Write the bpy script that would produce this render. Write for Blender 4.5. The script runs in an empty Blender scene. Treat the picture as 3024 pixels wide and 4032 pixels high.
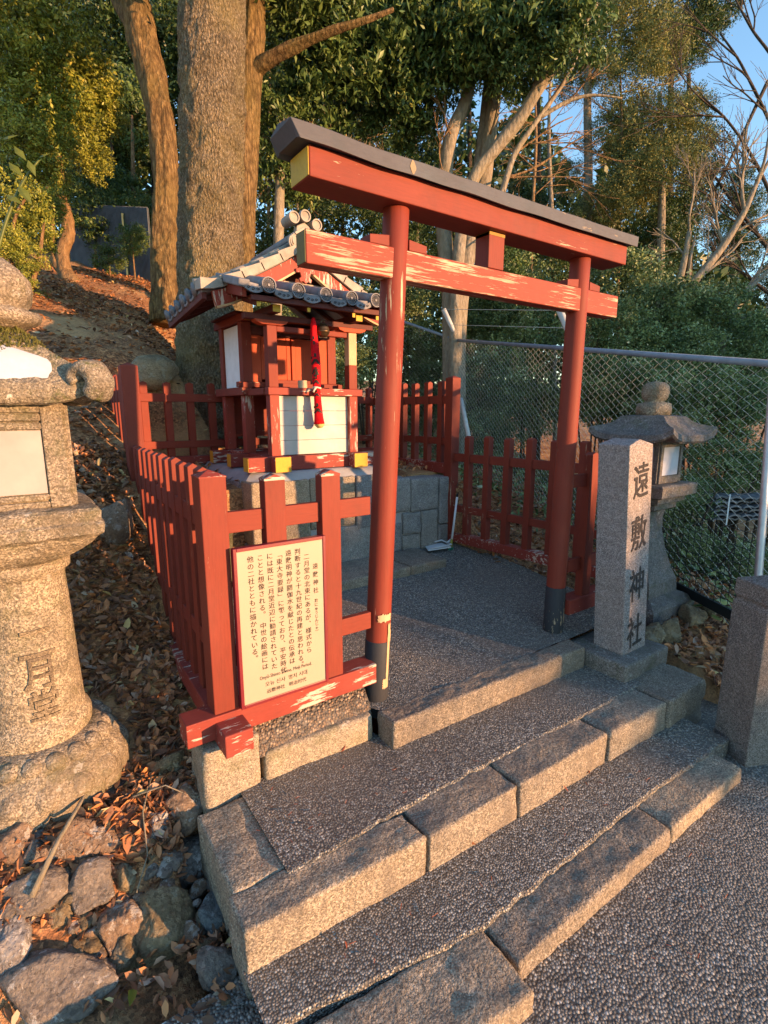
import bpy, bmesh, math, random
import numpy as np
from mathutils import Vector, Matrix, noise
R = math.radians
scene = bpy.context.scene
COL = scene.collection
random.seed(7)
RNG = np.random.default_rng(11)

# ------------------------------------------------------------------ camera
CAM = np.array([-1.13523, -1.68945, 1.2])
FPX, PITCH, YAW = 2050.0, R(11.0), R(55.0)
FWD = np.array([math.cos(YAW), math.sin(YAW), 0.0])
RGT = np.array([math.sin(YAW), -math.cos(YAW), 0.0])
UPV = np.array([0, 0, 1.0])
_f = FWD * math.cos(PITCH) - UPV * math.sin(PITCH)
_u = FWD * math.sin(PITCH) + UPV * math.cos(PITCH)

def ray(px, py):            # px, py in a 1659 x 2212 picture
    return _f + RGT * (px * 1.8228 - 1512) / FPX - _u * (py * 1.8228 - 2016) / FPX

def at(px, py, d):          # the point seen there at depth d
    return CAM + d * ray(px, py)

def on_z(px, py, z):        # the point seen there at height z
    r = ray(px, py)
    return CAM + r * (z - CAM[2]) / r[2]

cam = bpy.data.cameras.new("camera")
co = bpy.data.objects.new("camera", cam)
COL.objects.link(co)
co.location = CAM
co.rotation_euler = (math.pi / 2 - PITCH, 0, -R(35.0))
cam.sensor_fit = 'HORIZONTAL'
cam.sensor_width = 36.0
cam.lens = 36.0 * FPX / 3024
cam.clip_start = 0.02
cam.clip_end = 600
scene.camera = co

# ------------------------------------------------------------------ objects
ORG = {}

def setp(o, label=None, cat=None, group=None, kind=None):
    for k, v in (('label', label), ('category', cat), ('group', group), ('kind', kind)):
        if v:
            o[k] = v
    return o

def thing(name, label, cat, loc=(0, 0, 0), group=None):
    o = bpy.data.objects.new(name, None)
    o.empty_display_size = 0.1
    COL.objects.link(o)
    o.location = loc
    ORG[o.name] = Vector(loc)
    return setp(o, label, cat, group)

class MB:
    def __init__(s):
        s.v, s.f = [], []

    def add(s, vs, fs):
        n = len(s.v)
        s.v += [tuple(map(float, v)) for v in vs]
        s.f += [tuple(i + n for i in f) for f in fs]
        return s

    def box(s, x0, x1, y0, y1, z0, z1):
        vs = [(x, y, z) for x in (x0, x1) for y in (y0, y1) for z in (z0, z1)]
        return s.add(vs, [(0, 1, 3, 2), (4, 6, 7, 5), (0, 4, 5, 1), (2, 3, 7, 6), (0, 2, 6, 4), (1, 5, 7, 3)])

    def bar(s, p, q, w, h, side=None):
        p, q = Vector(p), Vector(q)
        d = (q - p).normalized()
        a = Vector(side) if side is not None else d.cross(Vector((0, 0, 1)))
        if a.length < 1e-5:
            a = Vector((1, 0, 0))
        a.normalize()
        b = a.cross(d).normalized()
        vs = []
        for c in (p, q):
            for i, j in ((-1, -1), (1, -1), (1, 1), (-1, 1)):
                vs.append(c + a * (i * w / 2) + b * (j * h / 2))
        return s.add(vs, [(3, 2, 1, 0), (4, 5, 6, 7), (0, 1, 5, 4), (1, 2, 6, 5), (2, 3, 7, 6), (3, 0, 4, 7)])

    def tube(s, pts, rad, n=8, cap=True, wob=0.0, seed=0):
        pts = [Vector(p) for p in pts]
        k = len(pts)
        rad = [rad] * k if not hasattr(rad, '__len__') else rad
        vs, fs = [], []
        a = None
        for i, p in enumerate(pts):
            d = (pts[min(i + 1, k - 1)] - pts[max(i - 1, 0)]).normalized()
            if a is None:
                a = d.cross(Vector((0.3, 1, 0.2))).normalized()
            a = (a - d * a.dot(d)).normalized()
            b = d.cross(a)
            for j in range(n):
                t = 2 * math.pi * j / n
                r = rad[i]
                if wob:
                    r *= 1 + wob * noise.noise((math.cos(t) * 1.3 + seed, math.sin(t) * 1.3, i * 0.35))
                vs.append(p + (a * math.cos(t) + b * math.sin(t)) * r)
        for i in range(k - 1):
            for j in range(n):
                fs.append((i * n + j, i * n + (j + 1) % n, (i + 1) * n + (j + 1) % n, (i + 1) * n + j))
        if cap:
            fs.append(tuple(range(n - 1, -1, -1)))
            fs.append(tuple(range((k - 1) * n, k * n)))
        return s.add(vs, fs)

    def lathe(s, cx, cy, prof, n=32, rot=0.0, fn=None):
        vs, fs = [], []
        k = len(prof)
        for i, (r, z) in enumerate(prof):
            for j in range(n):
                t = 2 * math.pi * j / n + rot
                rr = r * (fn(t, i) if fn else 1)
                vs.append((cx + rr * math.cos(t), cy + rr * math.sin(t), z))
        for i in range(k - 1):
            for j in range(n):
                fs.append((i * n + j, i * n + (j + 1) % n, (i + 1) * n + (j + 1) % n, (i + 1) * n + j))
        fs.append(tuple(range(n - 1, -1, -1)))
        fs.append(tuple(range((k - 1) * n, k * n)))
        return s.add(vs, fs)

    def prism(s, poly, fn0, fn1):
        n = len(poly)
        vs = [fn0(a, b) for a, b in poly] + [fn1(a, b) for a, b in poly]
        fs = [tuple(range(n - 1, -1, -1)), tuple(range(n, 2 * n))]
        fs += [(i, (i + 1) % n, n + (i + 1) % n, n + i) for i in range(n)]
        return s.add(vs, fs)

    def build(s, name, mat, parent=None, bevel=0.0, smooth=False, label=None, sub=0, disp=None):
        me = bpy.data.meshes.new(name)
        org = ORG.get(parent.name, Vector((0, 0, 0))) if parent else Vector((0, 0, 0))
        me.from_pydata([(x - org.x, y - org.y, z - org.z) for x, y, z in s.v], [], s.f)
        bm = bmesh.new()
        bm.from_mesh(me)
        bmesh.ops.recalc_face_normals(bm, faces=bm.faces)
        if sub:
            bmesh.ops.subdivide_edges(bm, edges=bm.edges, cuts=sub, use_grid_fill=True)
        bm.to_mesh(me)
        bm.free()
        if smooth:
            me.polygons.foreach_set('use_smooth', [True] * len(me.polygons))
        o = bpy.data.objects.new(name, me)
        COL.objects.link(o)
        me.materials.append(mat)
        if parent:
            o.parent = parent
            ORG[o.name] = org
        else:
            ORG[o.name] = Vector((0, 0, 0))
        if bevel:
            m = o.modifiers.new('bevel', 'BEVEL')
            m.width = bevel
            m.segments = 2
            m.limit_method = 'ANGLE'
            m.angle_limit = R(35)
        if label:
            o['label'] = label
        return o

def displace(o, amp, scale, seed=0.0, octs=3):
    me = o.data
    org = ORG.get(o.name, Vector((0, 0, 0)))
    bm = bmesh.new()
    bm.from_mesh(me)
    bm.normal_update()
    for v in bm.verts:
        q = v.co + org
        p = Vector((q.x * scale[0], q.y * scale[1], q.z * scale[2])) if hasattr(scale, '__len__') else q * scale
        p = p + Vector((seed, seed * 1.7, -seed))
        h = noise.fractal(p, 1.0, 2.0, octs)
        v.co += v.normal * (h * amp)
    bm.to_mesh(me)
    bm.free()
    return o

# ------------------------------------------------------------------ materials
class NT:
    def __init__(s, name):
        s.m = bpy.data.materials.new(name)
        s.m.use_nodes = True
        s.t = s.m.node_tree
        s.t.nodes.clear()
        s.out = s.n('ShaderNodeOutputMaterial')
        s.b = s.n('ShaderNodeBsdfPrincipled')
        s.l(s.b.outputs[0], s.out.inputs[0])
        s.tc = s.n('ShaderNodeTexCoord')

    def n(s, t, **kw):
        x = s.t.nodes.new(t)
        for k, v in kw.items():
            setattr(x, k, v)
        return x

    def l(s, a, b):
        s.t.links.new(a, b)

    def vec(s, scale=(1, 1, 1), loc=(0, 0, 0)):
        m = s.n('ShaderNodeMapping')
        m.inputs['Scale'].default_value = scale
        m.inputs['Location'].default_value = loc
        s.l(s.tc.outputs['Object'], m.inputs[0])
        return m.outputs[0]

    def noise(s, scale, detail=4, rough=0.55, vec=None, dist=0.0):
        x = s.n('ShaderNodeTexNoise')
        x.inputs['Scale'].default_value = scale
        x.inputs['Detail'].default_value = detail
        x.inputs['Roughness'].default_value = rough
        x.inputs['Distortion'].default_value = dist
        s.l(vec if vec is not None else s.vec(), x.inputs['Vector'])
        return x.outputs[0]

    def voro(s, scale, vec=None, feature='F1', out='Distance', rnd=1.0):
        x = s.n('ShaderNodeTexVoronoi', feature=feature)
        x.inputs['Scale'].default_value = scale
        if 'Randomness' in x.inputs:
            x.inputs['Randomness'].default_value = rnd
        s.l(vec if vec is not None else s.vec(), x.inputs['Vector'])
        return x.outputs[out]

    def ramp(s, fac, stops, interp='LINEAR'):
        x = s.n('ShaderNodeValToRGB')
        e = x.color_ramp.elements
        x.color_ramp.interpolation = interp
        while len(e) > len(stops):
            e.remove(e[-1])
        while len(e) < len(stops):
            e.new(0.5)
        for el, (p, c) in zip(e, stops):
            el.position = p
            el.color = (c[0], c[1], c[2], 1) if hasattr(c, '__len__') else (c, c, c, 1)
        s.l(fac, x.inputs[0])
        return x.outputs[0]

    def mix(s, fac, a, b, mode='MIX'):
        x = s.n('ShaderNodeMix', data_type='RGBA', blend_type=mode)
        for i, v in ((0, fac), (6, a), (7, b)):
            if hasattr(v, 'links') or hasattr(v, 'is_output'):
                s.l(v, x.inputs[i])
            elif i == 0:
                x.inputs[0].default_value = v
            else:
                x.inputs[i].default_value = (v[0], v[1], v[2], 1)
        return x.outputs[2]

    def math(s, op, a, b=0.0):
        x = s.n('ShaderNodeMath', operation=op)
        for i, v in enumerate((a, b)):
            if hasattr(v, 'is_output'):
                s.l(v, x.inputs[i])
            else:
                x.inputs[i].default_value = v
        return x.outputs[0]

    def bump(s, h, strength=0.5, dist=0.01):
        x = s.n('ShaderNodeBump')
        x.inputs['Strength'].default_value = strength
        x.inputs['Distance'].default_value = dist
        s.l(h, x.inputs['Height'])
        s.l(x.outputs[0], s.b.inputs['Normal'])

    def fin(s, col, rough=0.7, spec=0.3, metal=0.0):
        if hasattr(col, 'is_output'):
            s.l(col, s.b.inputs['Base Color'])
        else:
            s.b.inputs['Base Color'].default_value = (col[0], col[1], col[2], 1)
        if hasattr(rough, 'is_output'):
            s.l(rough, s.b.inputs['Roughness'])
        else:
            s.b.inputs['Roughness'].default_value = rough
        s.b.inputs['Specular IOR Level'].default_value = spec
        s.b.inputs['Metallic'].default_value = metal
        return s.m

def plain(name, col, rough=0.6, var=0.15, scale=12, bump=0.15, spec=0.3, metal=0.0):
    n = NT(name)
    f = n.noise(scale, 5)
    a = [c * (1 - var) for c in col]
    b = [min(1, c * (1 + var)) for c in col]
    c = n.ramp(f, [(0.3, a), (0.7, b)])
    n.bump(n.noise(scale * 8, 3), bump, 0.002)
    return n.fin(c, rough, spec, metal)

def paint(name, col, under=(0.52, 0.42, 0.28), wear=0.0, grain=(1, 1, 1), edge=0.0, dirt=0.5, rough=0.68, wscale=26):
    n = NT(name)
    v = n.vec(grain)
    big = n.noise(3.1, 4)
    c = n.ramp(big, [(0.25, [x * 0.82 for x in col]), (0.55, col), (0.8, [col[0] * 1.12, col[1] * 1.25, col[2] * 1.3])])
    streak = n.noise(60, 5, 0.6, v)
    c = n.mix(n.math('MULTIPLY', n.ramp(streak, [(0.45, 0), (0.75, 1)]), 0.25 * dirt / 0.3), c, [x * 0.55 for x in col])
    grime = n.noise(7, 6, 0.7, n.vec((1, 1, .5), (4, 2, 1)))
    c = n.mix(n.math('MULTIPLY', n.ramp(grime, [(0.5, 0), (0.72, 1)]), 0.35), c, [col[0] * .45, col[1] * .7 + .006, col[2] * .7 + .006])
    fade = n.noise(2.0, 5, 0.65, n.vec((1.3, 1.3, .7), (9, 1, 3)))
    c = n.mix(n.math('MULTIPLY', n.ramp(fade, [(0.52, 0), (0.75, 1)]), 0.3), c, [min(.8, col[0] * 1.2 + .02), col[1] * 1.6 + .02, col[2] * 1.8 + .02])
    h = streak
    if wear > 0:
        w1 = n.noise(wscale, 6, 0.68, v)
        w2 = n.noise(2.6, 3, 0.5)
        w = n.math('ADD', n.math('MULTIPLY', w1, 0.7), n.math('MULTIPLY', w2, 0.5))
        th = 0.78 - wear * 0.3
        m = n.ramp(w, [(th, 0), (th + 0.02, 1)])
        uc = n.ramp(n.noise(40, 4, 0.6, v), [(0.3, [x * 0.6 for x in under]), (0.7, under)])
        c = n.mix(m, c, uc)
        h = n.math('SUBTRACT', n.math('MULTIPLY', streak, 0.3), n.math('MULTIPLY', m, 0.6))
    n.bump(h, 0.35, 0.004)
    return n.fin(c, rough, 0.35)

def granite(name, base, contrast=0.45, scale=1.0, stain=(0.06, 0.055, 0.06), stain_amt=0.35, moss=0.0, bump=0.6):
    n = NT(name)
    g = n.voro(300 * scale, out='Color')
    sx = n.n('ShaderNodeSeparateColor')
    n.l(g, sx.inputs[0])
    lo = [x * (1 - contrast) for x in base]
    hi = [min(0.9, x * (1 + contrast)) for x in base]
    c = n.ramp(sx.outputs[0], [(0.0, [x * 0.4 for x in base]), (0.18, lo), (0.6, base), (0.92, hi), (1.0, [min(0.9, x * 1.8) for x in base])])
    med = n.noise(34 * scale, 5, 0.7, n.vec(loc=(2, 5, 1)))
    c = n.mix(n.math('MULTIPLY', n.ramp(med, [(0.5, 0), (0.68, 1)]), 0.45), c, [x * 0.55 for x in base])
    c = n.mix(n.math('MULTIPLY', n.ramp(med, [(0.3, 1), (0.44, 0)]), 0.4), c, [min(.8, x * 1.45) for x in base])
    oi = n.n('ShaderNodeObjectInfo')
    tone = n.ramp(oi.outputs['Random'], [(0, (0.82, 0.80, 0.80)), (0.5, (1, 1, 1)), (1, (1.16, 1.12, 1.04))])
    c = n.mix(1.0, c, tone, 'MULTIPLY')
    blot = n.noise(7 * scale, 6, 0.65)
    c = n.mix(n.math('MULTIPLY', n.ramp(blot, [(0.45, 0), (0.68, 1)]), stain_amt), c, stain)
    warm = n.noise(2.3, 3)
    c = n.mix(n.math('MULTIPLY', n.ramp(warm, [(0.4, 0), (0.7, 1)]), 0.3), c, [base[0] * 1.05, base[1] * 0.88, base[2] * 0.68])
    if moss:
        mo = n.noise(11, 6, 0.7, n.vec(loc=(3, 1, 2)))
        c = n.mix(n.math('MULTIPLY', n.ramp(mo, [(0.52, 0), (0.62, 1)]), moss), c, (0.075, 0.085, 0.025))
        li = n.noise(17, 5, 0.7, n.vec(loc=(7, 4, 1)))
        c = n.mix(n.math('MULTIPLY', n.ramp(li, [(0.62, 0), (0.66, 1)]), 0.6 * moss + 0.2), c, (0.5, 0.5, 0.46))
    h = n.math('ADD', n.math('MULTIPLY', n.noise(120 * scale, 3, 0.7), 0.35), n.math('MULTIPLY', n.noise(28 * scale, 5, 0.65), 1.1))
    n.bump(h, bump, 0.016)
    return n.fin(c, 0.85, 0.25)

def pebbles(name, scale=140.0, dark=(0.068, 0.068, 0.064), mid=(0.185, 0.182, 0.165), light=(0.42, 0.395, 0.335), bump=0.8):
    n = NT(name)
    jv = n.vec((1, 1, 1))
    g = n.n('ShaderNodeTexVoronoi', feature='F1')
    g.inputs['Scale'].default_value = scale
    n.l(jv, g.inputs['Vector'])
    sx = n.n('ShaderNodeSeparateColor')
    n.l(g.outputs['Color'], sx.inputs[0])
    c = n.ramp(sx.outputs[0], [(0.0, dark), (0.4, mid), (0.62, [x * 1.35 for x in mid]), (0.86, light), (1.0, [min(0.75, x * 1.5) for x in light])])
    c2 = n.ramp(sx.outputs[1], [(0.0, (1.12, 0.98, 0.85)), (0.5, (1, 1, 1)), (1.0, (0.86, 0.95, 1.08))])
    c = n.mix(1.0, c, c2, 'MULTIPLY')
    d = g.outputs['Distance']
    edge = n.ramp(d, [(0.45, 0), (0.75, 1)])
    c = n.mix(edge, c, (0.075, 0.068, 0.06))
    blot = n.noise(1.7, 4)
    c = n.mix(n.math('MULTIPLY', n.ramp(blot, [(0.4, 0), (0.7, 1)]), 0.45), c, (0.10, 0.092, 0.082))
    worn = n.noise(0.9, 6, 0.6, n.vec((1, 1, 1), (5, 2, 0)))
    c = n.mix(n.math('MULTIPLY', n.ramp(worn, [(0.5, 0), (0.66, 1)]), 0.4), c, (0.21, 0.185, 0.15))
    h = n.math('SUBTRACT', 1.0, d)
    n.bump(n.math('ADD', n.ramp(h, [(0.2, 0), (0.8, 1)], 'EASE'), n.math('MULTIPLY', n.noise(9, 3), 0.8)), bump, 0.007)
    return n.fin(c, 0.62, 0.4)

def bark(name, c0, c1, c2, stretch=(6, 6, 1.2), scale=6.0, bump=1.0, fleck=None, cells=26):
    n = NT(name)
    v = n.vec(stretch)
    a = n.noise(scale, 8, 0.7, v, 0.4)
    c = n.ramp(a, [(0.3, c0), (0.5, c1), (0.72, c2)])
    cell = n.voro(cells, n.vec((1, 1, 0.55)))
    c = n.mix(n.math('MULTIPLY', n.ramp(cell, [(0.35, 0), (0.8, 1)]), 0.55), c, c0)
    big = n.noise(2.2, 3)
    c = n.mix(n.math('MULTIPLY', n.ramp(big, [(0.42, 0), (0.66, 1)]), 0.5), c, fleck if fleck else c2)
    blot = n.noise(5.5, 5, 0.7, n.vec((1, 1, .6), (3, 1, 2)))
    c = n.mix(n.math('MULTIPLY', n.ramp(blot, [(0.5, 0), (0.66, 1)]), 0.55), c, [x * 1.3 for x in c0])
    h = n.math('SUBTRACT', a, n.math('MULTIPLY', cell, 0.7))
    n.bump(h, bump, 0.05)
    return n.fin(c, 0.9, 0.15)

def leafmat(name, stops, trans=0.35, rough=0.45, spec=0.35):
    n = NT(name)
    at_ = n.n('ShaderNodeAttribute', attribute_name='tint')
    c = n.ramp(at_.outputs['Fac'], stops)
    n.fin(c, rough, spec)
    if trans:
        tr = n.n('ShaderNodeBsdfTranslucent')
        n.l(c, tr.inputs[0])
        mx = n.n('ShaderNodeMixShader')
        mx.inputs[0].default_value = trans
        n.l(n.b.outputs[0], mx.inputs[1])
        n.l(tr.outputs[0], mx.inputs[2])
        n.l(mx.outputs[0], n.out.inputs[0])
    return n.m

RED = (0.195, 0.029, 0.0145)
M = {}
M['red_v'] = paint('vermilion_paint_upright', RED, wear=0.10, grain=(3, 3, 0.25))
M['red_h'] = paint('vermilion_paint_level', RED, wear=0.12, grain=(0.25, 2, 3))
M['red_y'] = paint('vermilion_paint_rail', RED, wear=0.12, grain=(2, 0.25, 3))
M['red_post'] = paint('vermilion_paint_post', RED, wear=0.16, grain=(3, 3, 0.12))
M['red_worn'] = paint('vermilion_paint_flaking', (0.27, 0.045, 0.025), under=(0.50, 0.39, 0.26), wear=0.47, grain=(0.13, 3, 3), wscale=48)
M['red_chip'] = paint('vermilion_paint_chipped', (0.25, 0.038, 0.025), under=(0.6, 0.5, 0.4), wear=0.42, grain=(0.35, 2, 2))
M['red_chip_v'] = paint('vermilion_paint_chipped_upright', (0.27, 0.045, 0.028), under=(0.6, 0.52, 0.42), wear=0.34, grain=(2.5, 2.5, 0.3))
M['red_bright'] = paint('orange_red_door_paint', (0.40, 0.060, 0.018), wear=0.03, grain=(3, 3, 0.3))
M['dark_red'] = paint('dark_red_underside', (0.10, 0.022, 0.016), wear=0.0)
M['black'] = paint('black_paint', (0.028, 0.030, 0.036), under=(0.5, 0.38, 0.24), wear=0.10, grain=(2, 2, 0.4))
M['cap'] = paint('charcoal_cap_paint', (0.085, 0.084, 0.090), under=(0.3, 0.24, 0.17), wear=0.16, grain=(0.5, 1, 2), rough=0.7)
M['yellow'] = paint('ochre_end_paint', (0.55, 0.34, 0.035), under=(0.35, 0.28, 0.15), wear=0.16)
M['bare'] = paint('bare_timber', (0.52, 0.36, 0.20), wear=0.0, grain=(3, 3, 0.2), dirt=0.6)
M['white'] = paint('white_board_paint', (0.47, 0.45, 0.42), under=(0.5, 0.46, 0.4), wear=0.04, grain=(0.3, 1, 2), dirt=0.12)
M['plaster'] = plain('white_plaster', (0.68, 0.68, 0.70), 0.9, 0.08, 14)
M['granite_step'] = granite('step_granite', (0.275, 0.24, 0.19), 0.45, 0.8, stain=(0.085, 0.078, 0.075), stain_amt=0.6, bump=1.0)
M['granite_warm'] = granite('warm_granite', (0.32, 0.275, 0.205), 0.4, 1.0, stain_amt=0.25, moss=0.35)
M['granite_grey'] = granite('grey_granite', (0.24, 0.24, 0.235), 0.4, 1.0, stain_amt=0.3)
M['granite_pillar'] = granite('pink_grey_granite', (0.29, 0.26, 0.25), 0.5, 1.1, stain_amt=0.12)
M['granite_bollard'] = granite('brown_granite', (0.20, 0.178, 0.158), 0.5, 1.0, stain_amt=0.3)
M['lantern'] = granite('old_lantern_granite', (0.27, 0.235, 0.18), 0.5, 0.8, stain=(0.085, 0.075, 0.055), stain_amt=0.75, moss=0.3, bump=0.9)
M['lantern_roof'] = granite('mossy_lantern_roof', (0.24, 0.215, 0.17), 0.45, 0.9, stain=(0.07, 0.06, 0.045), stain_amt=0.75, moss=0.9, bump=1.0)
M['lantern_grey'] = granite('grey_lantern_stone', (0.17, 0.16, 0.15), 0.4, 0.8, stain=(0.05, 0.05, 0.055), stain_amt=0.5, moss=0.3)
M['moss'] = plain('moss', (0.10, 0.10, 0.025), 0.95, 0.5, 60, 1.0)
M['mortar'] = plain('cement_mortar', (0.30, 0.30, 0.30), 0.9, 0.12, 9, 0.6)
M['patch'] = plain('pale_cement_patch', (0.46, 0.48, 0.53), 0.9, 0.1, 10, 0.5)
M['paper'] = plain('window_paper', (0.32, 0.295, 0.285), 0.8, 0.16, 6, 0.05)
M['peb'] = pebbles('washed_pebble_paving')
M['peb2'] = pebbles('coarse_pebble_paving', 118.0, (0.065, 0.064, 0.06), (0.185, 0.18, 0.162), (0.43, 0.395, 0.33))
M['gravel'] = pebbles('loose_brown_gravel', 95.0, (0.03, 0.025, 0.02), (0.13, 0.09, 0.06), (0.34, 0.25, 0.17))
M['tile'] = plain('grey_roof_tile', (0.145, 0.15, 0.165), 0.55, 0.3, 14, 0.35, 0.4)
M['tile_tan'] = plain('weathered_roof_tile', (0.30, 0.265, 0.22), 0.65, 0.25, 16, 0.4)
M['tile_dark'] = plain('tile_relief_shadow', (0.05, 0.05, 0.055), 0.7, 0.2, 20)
M['steel'] = plain('galvanised_steel', (0.42, 0.44, 0.46), 0.45, 0.12, 18, 0.1, 0.5, 0.6)
M['steel_blue'] = plain('blue_grey_rail', (0.20, 0.24, 0.30), 0.55, 0.15, 12, 0.1)
M['wire'] = plain('galvanised_wire', (0.58, 0.58, 0.53), 0.5, 0.1, 30, 0.0, 0.5, 0.1)
M['post_white'] = plain('chalky_white_post', (0.55, 0.54, 0.50), 0.7, 0.15, 9, 0.2)
M['mesh_black'] = plain('black_weld_mesh', (0.012, 0.016, 0.018), 0.5, 0.1, 10, 0.0)
M['panel_blue'] = plain('blue_grey_fence_panel', (0.060, 0.075, 0.10), 0.6, 0.25, 4, 0.2)
M['panel_green'] = plain('green_fence_frame', (0.035, 0.075, 0.06), 0.6, 0.2, 6, 0.2)
M['sign'] = plain('cream_sign_face', (0.385, 0.31, 0.225), 0.45, 0.05, 4, 0.03)
M['maroon'] = plain('maroon_sign_frame', (0.16, 0.012, 0.020), 0.35, 0.1, 8, 0.05, 0.5)
M['ink'] = plain('black_lettering', (0.022, 0.016, 0.012), 0.6, 0.1, 8, 0.0)
M['carve'] = granite('carved_lettering', (0.19, 0.155, 0.105), 0.4, 0.9, stain_amt=0.3)
M['carve_dark'] = granite('dark_carved_lettering', (0.05, 0.046, 0.045), 0.5, 1.0, stain_amt=0.4)
M['cloth'] = plain('red_bell_cloth', (0.62, 0.010, 0.016), 0.85, 0.25, 22, 0.5, 0.1)
M['cord'] = plain('white_cord', (0.62, 0.54, 0.44), 0.9, 0.1, 40, 0.4)
M['straw'] = plain('yellow_straw', (0.45, 0.36, 0.13), 0.9, 0.3, 60, 0.5)
M['bronze'] = plain('dull_bronze', (0.13, 0.085, 0.045), 0.4, 0.35, 18, 0.2, 0.5, 0.8)
M['cup'] = paint('pale_wood', (0.46, 0.36, 0.24), wear=0.0, grain=(3, 3, 0.3))
M['plastic_w'] = plain('white_plastic', (0.62, 0.64, 0.66), 0.4, 0.06, 8, 0.0, 0.5)
M['plastic_g'] = plain('green_bristle', (0.04, 0.26, 0.20), 0.6, 0.3, 40, 0.3)
M['plastic_o'] = plain('olive_ferrule', (0.25, 0.24, 0.04), 0.5, 0.1, 10, 0.0)
M['bark_big'] = bark('mottled_evergreen_bark', (0.05, 0.038, 0.022), (0.26, 0.205, 0.125), (0.62, 0.49, 0.35), (3, 3, 1.9), 22, 1.0, (0.33, 0.26, 0.10), 60)
M['bark_cam'] = bark('furrowed_brown_bark', (0.045, 0.028, 0.014), (0.23, 0.15, 0.07), (0.46, 0.32, 0.14), (11, 11, .9), 4.5, 1.0, (0.20, 0.15, 0.05), 24)
M['bark_pale'] = bark('pale_grey_bark', (0.15, 0.125, 0.09), (0.27, 0.235, 0.18), (0.36, 0.32, 0.26), (5, 5, 1.2), 6, 0.5, (0.22, 0.19, 0.12), 20)
M['bark_orange'] = bark('tawny_bark', (0.12, 0.07, 0.035), (0.26, 0.16, 0.08), (0.36, 0.24, 0.12), (7, 7, 1.0), 6, 0.8, None, 18)
M['bark_dark'] = bark('dark_bark', (0.03, 0.024, 0.018), (0.08, 0.062, 0.045), (0.14, 0.11, 0.08), (7, 7, 1.0), 6, 0.8, None, 18)
M['leaf_dark'] = leafmat('dark_evergreen_leaf', [(0, (0.022, 0.045, 0.015)), (0.5, (0.05, 0.09, 0.025)), (0.85, (0.085, 0.13, 0.03)), (1, (0.13, 0.16, 0.04))], 0.15)
M['leaf_gold'] = leafmat('yellow_green_leaf', [(0, (0.09, 0.115, 0.018)), (0.5, (0.22, 0.25, 0.035)), (0.85, (0.34, 0.34, 0.05)), (1, (0.46, 0.41, 0.08))], 0.15)
M['leaf_mid'] = leafmat('mid_green_leaf', [(0, (0.035, 0.07, 0.024)), (0.5, (0.08, 0.14, 0.04)), (0.85, (0.14, 0.20, 0.048)), (1, (0.21, 0.23, 0.06))], 0.15)
M['leaf_con'] = leafmat('conifer_needles', [(0, (0.06, 0.075, 0.024)), (0.5, (0.15, 0.17, 0.045)), (0.85, (0.26, 0.25, 0.065)), (1, (0.36, 0.30, 0.08))], 0.1, 0.6)
M['leaf_blue'] = leafmat('blue_green_shrub_leaf', [(0, (0.06, 0.10, 0.04)), (0.5, (0.15, 0.21, 0.075)), (0.85, (0.28, 0.34, 0.13)), (1, (0.46, 0.52, 0.33))], 0.15)
M['leaf_dead'] = leafmat('fallen_brown_leaf', [(0, (0.10, 0.058, 0.036)), (0.3, (0.25, 0.125, 0.068)), (0.62, (0.44, 0.20, 0.09)), (0.85, (0.56, 0.25, 0.095)), (0.95, (0.42, 0.34, 0.27)), (1, (0.58, 0.44, 0.17))], 0.12, 0.6)
M['leaf_red'] = leafmat('red_brown_leaf', [(0, (0.26, 0.07, 0.035)), (1, (0.42, 0.17, 0.08))], 0.2, 0.55)

def soil():
    n = NT('leaf_strewn_soil')
    a = n.voro(75, n.vec((1, 1.4, 1.2)), out='Color')
    sx = n.n('ShaderNodeSeparateColor')
    n.l(a, sx.inputs[0])
    c = n.ramp(sx.outputs[0], [(0, (0.11, 0.06, 0.035)), (0.4, (0.30, 0.145, 0.07)), (0.75, (0.46, 0.22, 0.10)), (1, (0.58, 0.32, 0.15))])
    c = n.mix(n.ramp(n.noise(30, 6, 0.7), [(0.36, 0.6), (0.56, 0)]), c, (0.09, 0.055, 0.035))
    b = n.noise(1.4, 5, 0.6)
    c = n.mix(n.ramp(b, [(0.46, 0), (0.60, 0.8)]), c, (0.52, 0.32, 0.155))
    n.bump(n.math('ADD', n.noise(60, 4, 0.7), n.math('MULTIPLY', n.noise(14, 5, 0.7), 1.5)), 0.8, 0.02)
    return n.fin(c, 0.95, 0.1)
M['soil'] = soil()

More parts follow.
